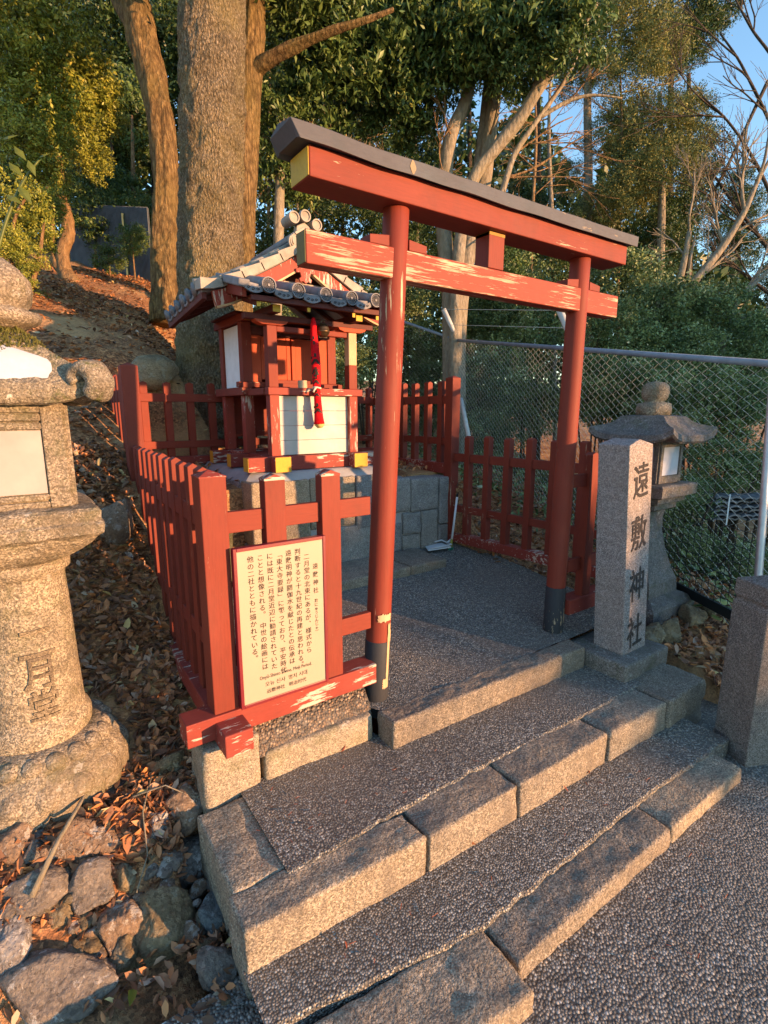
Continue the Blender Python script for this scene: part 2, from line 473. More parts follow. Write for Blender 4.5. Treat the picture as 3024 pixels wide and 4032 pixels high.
def rockmat(name, a, b, lichen, seed):
    n = NT(name)
    v = n.vec(loc=(seed, seed * 2, 0))
    f = n.noise(9, 8, 0.7, v)
    c = n.ramp(f, [(0.3, a), (0.65, b)])
    li = n.noise(16, 6, 0.75, n.vec(loc=(seed * 3, 1, seed)))
    gr = n.voro(130, n.vec(loc=(seed, 0, 1)), out='Color')
    sg = n.n('ShaderNodeSeparateColor')
    n.l(gr, sg.inputs[0])
    c = n.mix(n.math('MULTIPLY', n.ramp(sg.outputs[0], [(0.0, 1), (0.35, 0)]), 0.55), c, [x * .45 for x in a])
    c = n.mix(n.math('MULTIPLY', n.ramp(sg.outputs[1], [(0.7, 0), (1.0, 1)]), 0.45), c, [min(.8, x * 1.5) for x in b])
    c = n.mix(n.ramp(li, [(0.565, 0), (0.60, 1)]), c, lichen)
    dk = n.noise(4, 4, 0.6, n.vec(loc=(1, seed, 5)))
    c = n.mix(n.math('MULTIPLY', n.ramp(dk, [(0.45, 0), (0.7, 1)]), 0.6), c, [x * 0.35 for x in a])
    n.bump(n.math('ADD', n.math('MULTIPLY', f, 1.4), n.math('MULTIPLY', n.noise(75, 5, 0.75), 0.7)), 1.0, 0.025)
    return n.fin(c, 0.92, 0.12)
M['rock_brown'] = rockmat('brown_rock', (0.20, 0.135, 0.095), (0.36, 0.26, 0.18), (0.52, 0.47, 0.41), 1.0)
M['rock_grey'] = rockmat('grey_rock', (0.16, 0.14, 0.125), (0.33, 0.28, 0.23), (0.55, 0.52, 0.48), 2.3)
M['rock_blue'] = rockmat('blue_grey_rock', (0.11, 0.13, 0.135), (0.24, 0.265, 0.265), (0.38, 0.42, 0.42), 3.7)
M['rock_ochre'] = rockmat('ochre_rock', (0.25, 0.19, 0.115), (0.42, 0.33, 0.20), (0.4, 0.36, 0.26), 5.1)
M['rock_mossy'] = rockmat('mossy_rock', (0.12, 0.12, 0.075), (0.24, 0.22, 0.13), (0.22, 0.2, 0.09), 6.2)
M['rock_white'] = rockmat('lichen_white_rock', (0.16, 0.13, 0.11), (0.5, 0.48, 0.46), (0.68, 0.66, 0.64), 8.8)

# ------------------------------------------------------------------ terrain
def sstep(x, a, b):
    t = np.clip((x - a) / (b - a), 0, 1)
    return t * t * (3 - 2 * t)

LY = [-60, -1.0, -.46, -.28, .03, .35, .83, 1.07, 1.35, 2.2, 3.3, 7, 9, 14, 30, 90]
LZ = [-.42, -.42, -.40, -.350, -.12, -.06, .25, .47, .78, 1.28, 1.72, 3.0, 3.6, 5.2, 9.5, 18]
RY = [-60, -1.05, -.85, -.45, 0, 1.4, 3, 8, 30, 90]
RZ = [-.42, -.40, -.335, -.15, -.07, .15, .32, .9, 3.2, 9]

def H(x, y):
    x = np.asarray(x, float)
    y = np.asarray(y, float)
    hl = np.interp(y, LY, LZ)
    hr = np.interp(y, RY, RZ)
    xs = x - .25 * np.clip(y - 3, 0, 30)
    hr = hr - np.clip(x - 3.0 - .35 * np.clip(y, 0, 60), 0, 8) * .22
    w = sstep(xs, -.4, 1.5)
    h = hl * (1 - w) + hr * w
    k = (1 - sstep(y, 2.68, 3.15)) * sstep(y, 1.2, 1.5) * sstep(x, -.56, -.5) * (1 - sstep(x, 1.8, 2.0))
    h = h * (1 - k) + .74 * k
    hid = (x > -.60) & (x < 1.70) & (y > -.75) & (y < 2.66)
    h = np.where(hid, np.minimum(h, -.5), h)
    h = np.where((x > -.72) & (x <= -.60) & (y > -.7) & (y < -.02), np.minimum(h, -.45), h)
    h = np.where((x > -.83) & (x < 1.75) & (y > -1.1) & (y < -.02), np.minimum(h, -.5), h)
    h = np.where((x > 1.0) & (x < 1.60) & (y > -.62) & (y < 0.0), np.minimum(h, -.4), h)
    return h

def hit(px, py, lift=0.0):      # where the sight line through a pixel meets the ground
    r = ray(px, py)
    ts = np.linspace(.8, 4.0, 640)
    P = CAM[None, :] + ts[:, None] * r[None, :]
    g = np.maximum(H(P[:, 0], P[:, 1]), -.335)
    k = int(np.argmax(P[:, 2] < g))
    p = P[k].copy()
    p[2] = g[k] + lift
    return p

def bump_h(x, y):
    return .022 * np.sin(x * 7.1 + 1.3 * np.sin(y * 5.3)) * np.sin(y * 6.7 + x * 2.1) + .012 * np.sin(x * 17 + y * 13)

def Hn(x, y):
    x = np.asarray(x, float)
    y = np.asarray(y, float)
    flat = (y < -.5) | ((x > -.83) & (x < 1.75) & (y < 0))
    return H(x, y) + np.where(flat, 0, bump_h(x, y))

def axis(parts):
    out = []
    for a, b, s in parts:
        out += list(np.arange(a, b, s))
    return np.array(out + [parts[-1][1]])
gx = axis([(-90, -20, 7), (-20, -6, 1.2), (-6, -2.4, .3), (-2.4, 3.2, .045), (3.2, 8, .3), (8, 24, 1.2), (24, 90, 7)])
gy = axis([(-90, -20, 7), (-20, -2, 1.2), (-2, -.7, .2), (-.7, 4.2, .045), (4.2, 10, .3), (10, 30, 1.2), (30, 90, 7)])
GX, GY = np.meshgrid(gx, gy, indexing='ij')
GZ = Hn(GX, GY)
nx, ny = len(gx), len(gy)
verts = np.stack([GX, GY, GZ], -1).reshape(-1, 3)
idx = np.arange(nx * ny).reshape(nx, ny)
quads = np.stack([idx[:-1, :-1], idx[1:, :-1], idx[1:, 1:], idx[:-1, 1:]], -1).reshape(-1, 4)

def npmesh(name, verts, faces, mat, tint=None, smooth=False):
    me = bpy.data.meshes.new(name)
    nf, k = faces.shape
    me.vertices.add(len(verts))
    me.vertices.foreach_set('co', verts.astype(np.float32).ravel())
    me.loops.add(nf * k)
    me.loops.foreach_set('vertex_index', faces.astype(np.int32).ravel())
    me.polygons.add(nf)
    me.polygons.foreach_set('loop_start', np.arange(0, nf * k, k, dtype=np.int32))
    me.polygons.foreach_set('loop_total', np.full(nf, k, dtype=np.int32))
    if tint is not None:
        a = me.attributes.new('tint', 'FLOAT', 'FACE')
        a.data.foreach_set('value', tint.astype(np.float32))
    me.update(calc_edges=True)
    if smooth:
        me.polygons.foreach_set('use_smooth', [True] * nf)
    me.materials.append(mat)
    return me

def link(name, me, parent=None, loc=(0, 0, 0)):
    o = bpy.data.objects.new(name, me)
    COL.objects.link(o)
    o.location = loc
    if parent:
        o.parent = parent
    ORG[o.name] = Vector(loc)
    return o
setp(link('hillside_ground', npmesh('hillside_ground', verts, quads, M['soil'], smooth=True)), kind='structure')

def struct(name, mb, mat, **kw):
    return setp(mb.build(name, mat, None, **kw), kind='structure')

def slab(x0, x1, y0, y1, z00, z01, zb, n=1):      # top slopes from z00 (front) to z01 (back)
    m = MB()
    vs = [(x0, y0, z00), (x1, y0, z00), (x1, y1, z01), (x0, y1, z01), (x0, y0, zb), (x1, y0, zb), (x1, y1, zb), (x0, y1, zb)]
    return m.add(vs, [(0, 1, 2, 3), (7, 6, 5, 4), (0, 4, 5, 1), (1, 5, 6, 2), (2, 6, 7, 3), (3, 7, 4, 0)])
struct('road_pavement', MB().add([(-60, -60, -.335), (60, -60, -.335), (60, -.5, -.335), (-60, -.5, -.335)], [(0, 1, 2, 3)]), M['peb2'])

def tread(name, front, back, ztop, zb, mat, edge=.008, sd=0.0):   # pebble concrete with a ragged front edge
    m = MB()
    x0, x1 = front[0][0], front[-1][0]
    n = 70
    fx = np.linspace(x0, x1, n)
    fy = np.interp(fx, [p[0] for p in front], [p[1] for p in front])
    by = np.interp(fx, [p[0] for p in back], [p[1] for p in back])
    vs = []
    for i in range(n):
        j = edge * (noise.noise((fx[i] * 14 + sd, sd, 0)) + .7 * noise.noise((fx[i] * 41, sd, 2)))
        vs += [(fx[i], fy[i] + j, zb), (fx[i], fy[i] + j - .002, ztop - .005), (fx[i], fy[i] + j + .004, ztop), (fx[i], by[i], ztop + .001)]
    fs = []
    for i in range(n - 1):
        for k in range(3):
            a = i * 4 + k
            fs.append((a, a + 4, a + 5, a + 1))
    m.add(vs, fs)
    return struct(name, m, mat)
tread('lower_tread_pavement', [(-.80, -.72), (-.2, -.835), (.7, -.825), (1.35, -.85)], [(-.80, -.56), (1.35, -.62)], -.254, -.35, M['peb'], .010, 1.0)
tread('middle_tread_pavement', [(-.628, -.485), (-.19, -.47), (.26, -.475), (.8, -.49), (1.25, -.49)], [(-.628, -.06), (-.05, -.06), (-.04, -.18), (1.25, -.18)], -.113, -.35, M['peb'], .009, 4.0)
m = MB()
n = 40
vs = []
for i in range(n):
    x = -.58 + i * (2.38 / (n - 1))
    fy = -.02 if x < -.05 else (-.12 + .014 * noise.noise((x * 9, 3, 0)))
    for j in range(12):
        y = fy + (1.42 - fy) * j / 11
        vs.append((x, y, .002 + .075 * max(0, y) + .03 * float(sstep(np.array(x), 1.35, 1.8)) * min(1, max(0, y)) + .004 * noise.noise((x * 5, y * 5, 1))))
fs = [(i * 12 + j, (i + 1) * 12 + j, (i + 1) * 12 + j + 1, i * 12 + j + 1) for i in range(n - 1) for j in range(11)]
m.add(vs, fs)
struct('court_pavement', m, M['peb'], smooth=True)
m = MB()
vs = []
for i in range(30):
    x = -.56 + i * .017
    for k, (y, z) in enumerate(((-.075, -.02), (-.055, .022), (-.02, .078), (.05, .088), (.10, .06))):
        vs.append((x, y + .006 * noise.noise((x * 20, k, 0)), z + .008 * noise.noise((x * 25, k * 3, 1))))
m.add(vs, [(i * 5 + k, (i + 1) * 5 + k, (i + 1) * 5 + k + 1, i * 5 + k + 1) for i in range(29) for k in range(4)])
struct('gravel_bed', m, M['gravel'], smooth=True)

# ------------------------------------------------------------------ dressed stones
def stone(name, label, cat, x0, x1, y0, y1, z0, z1, mat, seed, amp=.008, bev=.012, group=None, skew=0.0, parent=None, cuts=7):
    m = MB()
    m.box(x0, x1, y0, y1, z0, z1)
    me = bpy.data.meshes.new(name)
    bm = bmesh.new()
    for v in m.v:
        bm.verts.new(v)
    bm.verts.ensure_lookup_table()
    for f in m.f:
        bm.faces.new([bm.verts[i] for i in f])
    bmesh.ops.recalc_face_normals(bm, faces=bm.faces)
    bmesh.ops.bevel(bm, geom=bm.edges[:], offset=bev, segments=3, affect='EDGES', profile=.5)
    long_e = [e for e in bm.edges if e.calc_length() > .05]
    bmesh.ops.subdivide_edges(bm, edges=long_e, cuts=cuts, use_grid_fill=True)
    big = [e for e in bm.edges if e.calc_length() > .045]
    if big:
        bmesh.ops.subdivide_edges(bm, edges=big, cuts=2, use_grid_fill=True)
    bm.normal_update()
    cx = (x0 + x1) / 2
    org = Vector((cx, (y0 + y1) / 2, z0)) if parent is None else ORG[parent.name]
    for v in bm.verts:
        p = Vector(v.co)
        h = noise.fractal(p * 9 + Vector((seed, seed, 0)), 1.0, 2.0, 3) * amp + noise.noise(p * 60 + Vector((0, seed, 0))) * amp * .25
        v.co += v.normal * h
        v.co.y += skew * (v.co.x - cx)
        v.co -= org
    bm.to_mesh(me)
    bm.free()
    me.polygons.foreach_set('use_smooth', [True] * len(me.polygons))
    me.materials.append(mat)
    o = bpy.data.objects.new(name, me)
    COL.objects.link(o)
    if parent is None:
        o.location = org
        setp(o, label, cat, group)
        ORG[o.name] = org
    else:
        o.parent = parent
        ORG[o.name] = org
        if label:
            o['label'] = label
    return o
G = M['granite_step']
ST = 'granite edging stones of the steps'
stone('step_stone', 'long granite edging stone of the top step between the torii posts', 'step stone', -.05, 1.165, -.218, -.105, -.16, .002, G, 1.0, .006, .010, ST, -.02, cuts=22)
stone('step_stone', 'leftmost granite block in the middle step, its front brightly sunlit', 'step stone', -.795, -.212, -.592, -.462, -.34, -.120, G, 2.0, .007, .010, ST, -.05, cuts=12)
stone('step_stone', 'second granite block from the left in the middle step', 'step stone', -.204, .205, -.615, -.458, -.34, -.121, G, 3.0, .006, .009, ST, -.01, cuts=9)
stone('step_stone', 'third granite block of the middle step, half in sun and half in shade', 'step stone', .213, .745, -.625, -.462, -.34, -.118, G, 4.0, .006, .009, ST, -.01, cuts=12)
stone('step_stone', 'shaded granite block in the middle step below the pillar plinth', 'step stone', .76, 1.19, -.64, -.47, -.34, -.119, G, 5.0, .008, .012, ST, -.03, cuts=10)
stone('step_stone', 'rightmost shaded granite block of the middle step, beside a gap in the stones', 'step stone', 1.20, 1.56, -.655, -.42, -.34, -.113, G, 6.0, .010, .014, ST, .02, cuts=8)
stone('step_stone', 'granite kerb laid front to back along the left end of the middle tread', 'step stone', -.782, -.612, -.452, -.10, -.34, -.119, G, 7.0, .006, .009, ST, 0, cuts=9)
stone('step_stone', 'broad low granite slab of the bottom step at the lower edge of the photo', 'step stone', -.98, -.19, -.985, -.775, -.42, -.266, G, 8.0, .008, .012, ST, -.12, cuts=14)
stone('step_stone', 'middle granite slab of the bottom step with a sunlit rim', 'step stone', -.178, .63, -.958, -.825, -.42, -.268, G, 9.0, .006, .009, ST, 0, cuts=14)
stone('step_stone', 'right granite slab of the bottom step ending at the bollard', 'step stone', .642, 1.21, -.962, -.822, -.42, -.270, G, 10.0, .006, .009, ST, -.01, cuts=12)
GW = M['granite_warm']
stone('foundation_stone', 'pale square corner stone under the crossed fence beams', 'foundation stone', -.745, -.545, -.085, .10, -.34, .082, GW, 11.0, .008, .016, 'stones carrying the fence', cuts=6)
stone('foundation_stone', 'long sunlit stone below the information board', 'foundation stone', -.53, -.075, -.092, -.02, -.34, -.004, GW, 12.0, .008, .016, 'stones carrying the fence', -.03, cuts=10)
stone('step_block', 'dark flat stone slab before the shrine wall, left half of the altar step', 'step stone', .28, 1.0, 1.035, 1.415, 0.0, .142, G, 13.0, .006, .014, 'altar step slabs', cuts=10)
stone('step_block', 'dark flat stone slab before the shrine wall, right end with one sunlit corner', 'step stone', 1.008, 1.335, 1.04, 1.412, 0.0, .145, G, 14.0, .006, .014, 'altar step slabs', cuts=7)

# the wall that carries the shrine, stone by stone
wall = thing('retaining_wall', 'grey granite block wall with mortar joints carrying the shrine', 'stone wall', (.8, 1.45, .05))
GG = M['granite_grey']
for i, (a, b, c, d, s) in enumerate(((.035, .44, .34, .752, 1), (.445, .80, .40, .750, 2), (.808, 1.10, .36, .748, 3), (1.108, 1.30, .44, .70, 4), (1.305, 1.585, .43, .685, 5), (1.59, 1.70, .30, .68, 6),
                                     (.035, .30, 0, .335, 7), (.305, .62, 0, .335, 8), (.625, .95, .1, .39, 9), (.958, 1.22, .08, .355, 10), (1.23, 1.40, .26, .425, 11), (1.41, 1.58, .12, .425, 12), (1.23, 1.40, .06, .25, 13), (1.585, 1.70, .08, .295, 14))):
    stone('wall_block', None, None, a, b, 1.425 + .006 * math.sin(i * 2.3), 1.62, c, d, GG if i > 1 else GW, 20.0 + s, .007, .012, parent=wall, cuts=7)
m = MB().box(.045, 1.695, 1.45, 1.60, .0, .66)
m.build('mortar_joint', M['mortar'], wall)
stone('wall_block', 'darker side block of the wall, in shade', None, .03, .20, 1.635, 2.5, .1, .74, GG, 41.0, .008, .014, parent=wall, cuts=8)
stone('corner_block', 'low mossy yellow lit block standing between the left fence and the shrine wall', 'stone block', -.25, -.05, 1.55, 1.75, .1, .55, M['rock_mossy'], 42.0, .012, .02, cuts=6)
# sloping cement bed below the shrine
m = MB()
vs = []
P1 = [(.14, 1.44), (1.04, 1.44), (1.16, 1.56), (1.16, 2.7), (.02, 2.7), (.04, 1.56)]
P2 = [(.20, 1.52), (1.0, 1.52), (1.08, 1.60), (1.08, 2.66), (.10, 2.66), (.10, 1.60)]
vs = [(x, y, .735) for x, y in P1] + [(x, y, .802) for x, y in P2]
m.add(vs, [(i, (i + 1) % 6, 6 + (i + 1) % 6, 6 + i) for i in range(6)] + [(6, 7, 8, 9, 10, 11)])
o = m.build('cement_footing', M['mortar'], None, bevel=.02)
setp(o, 'pale sloping cement bed under the shrine sill beams', 'footing')
m = MB()
m.add([(-.56, 1.60, .70), (1.72, 1.60, .70), (1.72, 2.75, .765), (-.56, 2.75, .80), (-.56, 1.60, .3), (1.72, 1.60, .3), (1.72, 2.75, .3), (-.56, 2.75, .3)], [(0, 1, 2, 3), (0, 4, 5, 1), (1, 5, 6, 2), (3, 7, 4, 0)])
struct('terrace_ground', m, M['soil'])
# retaining stones inside the left fence
for i in range(5):
    y0 = .12 + i * .27
    stone('kerb_stone', 'mossy retaining stone inside the left fence, number %s from the front' % ['one', 'two', 'three', 'four', 'five'][i], 'kerb stone', -.595, -.535, y0, y0 + .262, -.2, [.08, .22, .40, .55, .66][i], GW, 50.0 + i, .008, .014, 'retaining stones inside the left fence', cuts=5)
# ------------------------------------------------------------------ rocks
def rock(name, label, P, sx, sy, sz, mat, seed, rot=0.0, group=None, sub=5, rough=.20, flat=0.0, cat='rock', tilt=0.0):
    bm = bmesh.new()
    bmesh.ops.create_icosphere(bm, subdivisions=sub, radius=1.0)
    rg_ = np.random.default_rng(int(seed * 100))
    nr = rg_.normal(size=(15, 3))
    nr /= np.linalg.norm(nr, axis=1, keepdims=True)
    ds = rg_.uniform(.72, 1.0, 15)
    for v in bm.verts:             # split stone: soft intersection of planes, then grain
        q = v.co.normalized()
        dots = np.maximum(nr @ np.array(q), 0) / ds
        k = float((dots ** 13).sum() + 1e-6) ** (-1 / 13)
        k = min(k, 1.25)
        h = noise.fractal(q * 1.3 + Vector((seed, seed * .7, 2)), 1.0, 2.0, 2) * rough * .5 + noise.fractal(q * 6 + Vector((0, seed, 0)), 1.0, 2.0, 4) * rough * .25
        p = q * (k * (1 + h))
        v.co = Vector((p.x * sx, p.y * sy, p.z * sz))
    me = bpy.data.meshes.new(name)
    bm.to_mesh(me)
    bm.free()
    me.polygons.foreach_set('use_smooth', [True] * len(me.polygons))
    me.materials.append(mat)
    o = bpy.data.objects.new(name, me)
    COL.objects.link(o)
    o.location = P
    o.rotation_euler = (tilt, 0.0, rot)
    setp(o, label, cat, group)
    return o

def bank_pt(cx, cy):       # point of the rocky bank seen at a pixel of the close-up
    px, py = cx * .634, 1700.7 + cy * .634
    return hit(px, py)
BK = 'loose stones on the bank left of the steps'
ROCKS = [
    (280, 195, 205, 165, 'rock_brown', 'rounded brown rock with grey lichen below the big lantern'),
    (645, 122, 140, 125, 'rock_brown', 'dark brown boulder touching the left end of the steps, one white spot on it'),
    (648, 265, 120, 165, 'rock_white', 'upright rock with a white lichen cap beside the steps'),
    (305, 335, 185, 140, 'rock_grey', 'square grey rock with a sunlit lower face under the rounded brown rock'),
    (50, 215, 140, 140, 'rock_brown', 'sunlit tawny rock at the left edge below the lantern footing'),
    (120, 232, 85, 75, 'rock_grey', 'small egg shaped grey rock between two larger brown ones'),
    (187, 175, 70, 65, 'rock_blue', 'small blue grey rock above the egg shaped one'),
    (446, 203, 55, 85, 'rock_ochre', 'small yellowish rock amid the fallen leaves'),
    (547, 135, 60, 85, 'rock_white', 'pale upright pebble leaning among leaves'),
    (95, 400, 220, 170, 'rock_grey', 'dark wide rock with pale lichen spots on the left bank'),
    (418, 470, 130, 170, 'rock_brown', 'reddish tilted rock left of the large sunlit boulder'),
    (563, 470, 225, 245, 'rock_ochre', 'largest sunlit boulder of the lower bank'),
    (735, 440, 110, 130, 'rock_blue', 'bluish rock with a white smear against the steps'),
    (745, 340, 70, 75, 'rock_grey', 'small grey brown pebble against the side of the steps'),
    (35, 575, 120, 180, 'rock_white', 'round rock covered in white lichen at the left edge'),
    (195, 665, 410, 200, 'rock_grey', 'long flat boulder with lichen spots at the bottom of the bank'),
    (425, 595, 110, 110, 'rock_ochre', 'plain tan rock under the large sunlit boulder'),
    (688, 465, 50, 80, 'rock_ochre', 'narrow orange lit rock wedged beside the bluish one'),
    (425, 300, 80, 120, 'rock_ochre', 'flat tan stone between twigs in the middle of the bank'),
    (285, 85, 150, 70, 'rock_grey', 'low dark stone just under the lantern footing'),
    (325, 505, 80, 60, 'rock_brown', 'small brown stone under the reddish tilted rock'),
    (205, 450, 90, 90, 'rock_ochre', 'low tan stone half covered with soil'),
    (585, -68, 115, 95, 'rock_ochre', 'pointed rock beside the fence corner stone'),
    (775, 740, 38, 32, 'rock_ochre', 'tan pebble lying on the pavement at the foot of the bank'),
    (823, 741, 22, 26, 'rock_white', 'tiny white pebble on the pavement near the lowest step'),
    (520, 240, 60, 60, 'rock_ochre', 'knobbly tan pebble beside the pale upright one'),
    (250, 480, 120, 60, 'rock_ochre', 'thin splinter of tan stone lying along the bank'),
    (740, 620, 150, 120, 'rock_grey', 'flat dark stone at the foot of the steps, leaves on top'),
]
for i, (cx, cy, w, h, mt, lab) in enumerate(ROCKS):
    P = bank_pt(cx, cy)
    d = float((P - CAM) @ _f)
    k = 1.1555 * d / FPX / 2
    rx, rz = w * k, h * k
    P = P + np.array([0, .012, -rz * .12])
    rock('rock' if rx > .025 else 'pebble', lab, P, rx * .97, rz * 1.05, rz * 1.0, M[mt], 3.1 * i + 1, rot=-.45 + .25 * math.sin(i * 5), group=BK, sub=5 if rx > .045 else 4, rough=.24)
rs_ = np.random.default_rng(404)
for i in range(60):
    px, py = rs_.uniform(5, 470), rs_.uniform(1735, 2080)
    if px > np.interp(py, [1735, 1850, 2080], [440, 440, 470]):
        continue
    rr_ = rs_.uniform(.012, .034)
    rock('pebble', 'small tan stone half sunk among the leaves of the rocky bank', hit(px, py) + np.array([0, 0, rr_ * .2]), rr_ * 1.2, rr_, rr_ * .8, M[('rock_ochre', 'rock_brown', 'rock_grey')[i % 3]], 300 + i * 1.7, rs_.uniform(0, 3), 'small stones sunk in the bank', sub=4, rough=.25)
P = on_z(225, 1497, .0)
rock('flat_stone', 'flat slab lying in the leaves right of the big lantern shaft', P + np.array([0, 0, -.01]), .055, .06, .018, M['rock_ochre'], 77, .5, cat='rock', rough=.15)
rock('boulder', 'round pale green boulder at the foot of the largest trunk', at(337, 800, 4.25) + np.array([0, .1, 0]), .19, .16, .15, M['rock_ochre'], 81, .3, cat='boulder', rough=.12)
rock('block', 'squarish mossy block lying against the outside of the left fence', hit(258, 1178) + np.array([0, .04, .09]), .10, .09, .13, M['rock_brown'], 83, .1, cat='stone block', rough=.10)
for i, (px, py, w, h, lab) in enumerate(((1420, 1368, 62, 48, 'pale yellow rock nearest the pillar in the low row of rocks at right'), (1460, 1362, 60, 60, 'largest rock in the low row of rocks at right'), (1505, 1335, 62, 52, 'third rock in the low row of rocks at right'), (1545, 1315, 40, 36, 'small rock at the far end of the low row of rocks at right'))):
    P = on_z(px, py, -.05)
    d = float((P - CAM) @ _f)
    k = 1.8228 * d / FPX / 2
    rock('rock', lab, P + np.array([.02, .04, -.02]), w * k, w * k * .8, h * k * .9, M['rock_ochre'], 91 + i * 2.2, .3 * i, 'rocks edging the right bank', rough=.2)

# ------------------------------------------------------------------ torii
tor = thing('torii_gate', 'weathered vermilion torii gate with a charcoal top beam standing over the steps', 'torii gate', (.6, 0, 0))
def strip(y0, y1):
    return y0, y1
for nm, b, t in (('left', (0, 0, -.06), (.103, 0, 1.93)), ('right', (1.193, .0, -.08), (1.220, .0, 1.93))):
    b, t = Vector(b), Vector(t)
    pts = [b.lerp(t, k / 10) for k in range(11)]
    post = MB().tube(pts, [.0515 - .003 * k / 10 for k in range(11)], 28).build('post', M['red_post'], tor, smooth=True)
    mod = post.modifiers.new('bevel', 'BEVEL'); mod.width = .004; mod.limit_method = 'ANGLE'; mod.angle_limit = R(60)
    top = .262 if nm == 'left' else .275
    q = b.lerp(t, (top + .06) / 1.99)
    MB().tube([b + Vector((0, 0, -.01)), q], [.0535, .0532], 28).build('painted_foot', M['black'], post, smooth=True, bevel=.002)
    # bare wood where paint has come off, lying on the round surface
    def patch(z0, z1, a0, a1, seed):
        na, nz = 12, 22
        m = MB()
        vs = []
        for i in range(nz + 1):
            for j in range(na + 1):
                z = z0 + (z1 - z0) * i / nz
                c = b.lerp(t, (z + .06) / 1.99)
                w = 1 + .35 * noise.noise((i * .5, seed, 0)) if j in (0, na) else 1
                mid = (a0 + a1) / 2
                a = mid + (a0 + (a1 - a0) * j / na - mid) * w
                vs.append((c.x + .0548 * math.cos(a), c.y + .0548 * math.sin(a), z + (.012 * noise.noise((j * .9, seed, i * .1)) if i in (0, nz) else 0)))
        m.add(vs, [(i * (na + 1) + j, i * (na + 1) + j + 1, (i + 1) * (na + 1) + j + 1, (i + 1) * (na + 1) + j) for i in range(nz) for j in range(na)])
        return m.build('bare_wood_patch', M['bare'], post, smooth=True)
    if nm == 'left':
        patch(.06, .34, R(-78), R(-62), 1)
        patch(.06, .10, R(-95), R(-62), 2)
        patch(.355, .385, R(-128), R(-64), 3)
        patch(.26, .31, R(-66), R(-56), 5)
    else:
        patch(.06, .26, R(-50), R(-42), 4)
lin = MB().box(-.288, 1.497, -.072, .062, 1.927, 2.018).build('lintel_beam', M['red_h'], tor, bevel=.004)
MB().box(-.2905, -.2885, -.068, .058, 1.931, 2.014).build('painted_end', M['yellow'], lin)
# top beam: pitched, slightly bowed, cut at a slant
m = MB()
sec = [(-.100, 2.008), (-.090, 2.062), (0.0, 2.078), (.066, 2.060), (.072, 2.010), (.055, 2.0205), (-.07, 2.0205)]
vs = []
nn = 40
for i in range(nn + 1):
    u = i / nn
    for k, (y, z) in enumerate(sec):
        e0 = -.332 - (.026 if z > 2.045 else 0)
        e1 = 1.543 + (.022 if z > 2.045 else 0)
        x = e0 + (e1 - e0) * u
        lift = .004 * (2 * abs(u - .5)) ** 3 + .006 * noise.noise((u * 9, k, 0))
        vs.append((x, y, z + lift))
ns = len(sec)
m.add(vs, [(i * ns + k, i * ns + (k + 1) % ns, (i + 1) * ns + (k + 1) % ns, (i + 1) * ns + k) for i in range(nn) for k in range(ns)] + [tuple(range(ns)), tuple(range(nn * ns, nn * ns + ns))])
cap = m.build('top_beam', M['cap'], tor, bevel=.003)
# mossy fuzz along the top beam
pts = []
m = MB()
for i in range(900):
    x = -.36 + 1.9 * random.random()
    y = -.088 + .165 * random.random()
    u = (x + .38) / 1.92
    z = 2.061 + .018 * (1 - abs(y) / .09) + .004 * (2 * abs(u - .5)) ** 3
    a, h = random.random() * 6.28, .004 + .012 * random.random()
    dx, dy = .004 * math.cos(a), .004 * math.sin(a)
    m.add([(x - dx, y - dy, z - .003), (x + dx, y + dy, z - .003), (x + dy * 1.5, y - dx * 1.5, z + h)], [(0, 1, 2)])
m.build('moss_fuzz', plain('dry_moss', (.13, .10, .06), .95, .4, 40), cap)
cap.children[0]['kind'] = 'stuff'
m = MB()
vs, kk = [], 14
for i in range(kk):
    a = 2 * math.pi * i / kk
    r = .017 * (1 + .5 * noise.noise((a, 2, 0)))
    vs.append((.105 + .8 * r * math.cos(a), -.1005 + .007 * (math.sin(a) + 1) / 2, 2.036 + r * 1.25 * math.sin(a)))
m.add(vs, [tuple(range(kk))])
m.build('chipped_hole', paint('chipped_timber', (.26, .19, .11)), cap)
tie = MB().box(-.290, 1.508, -.038, .032, 1.678, 1.784).build('tie_beam', M['red_worn'], tor, bevel=.004)
MB().box(-.2925, -.2905, -.034, .028, 1.682, 1.780).build('painted_end', paint('dull_olive_end_paint', (.16, .12, .03), wear=.2), tie)
for xp, s in ((.093, -1), (.093, 1), (1.216, -1), (1.216, 1)):
    a = xp + s * .045
    m = MB()
    m.prism([(a, 1.785), (a + s * .085, 1.785), (a + s * .085, 1.813), (a, 1.823)], lambda p, q: (p, -.035, q), lambda p, q: (p, .03, q))
    w = m.build('wedge', M['red_h'], tor, bevel=.002)
MB().box(.548, .640, -.04, .04, 1.785, 1.926).build('strut', M['red_v'], tor, bevel=.003)
MB().box(.548, .640, -.0415, .04, 1.912, 1.9245).build('painted_band', paint('dull_ochre_band', (.30, .17, .03)), bpy.data.objects['strut'])

# ------------------------------------------------------------------ picket fences
def spike(m, x0, x1, y0, y1, z0, z1, tip):
    c = ((x0 + x1) / 2, (y0 + y1) / 2)
    vs = [(x, y, z) for z in (z0, z1) for x, y in ((x0, y0), (x1, y0), (x1, y1), (x0, y1))] + [(c[0], c[1], z1 + tip)]
    return m.add(vs, [(3, 2, 1, 0), (0, 1, 5, 4), (1, 2, 6, 5), (2, 3, 7, 6), (3, 0, 4, 7), (4, 5, 8), (5, 6, 8), (6, 7, 8), (7, 4, 8)])

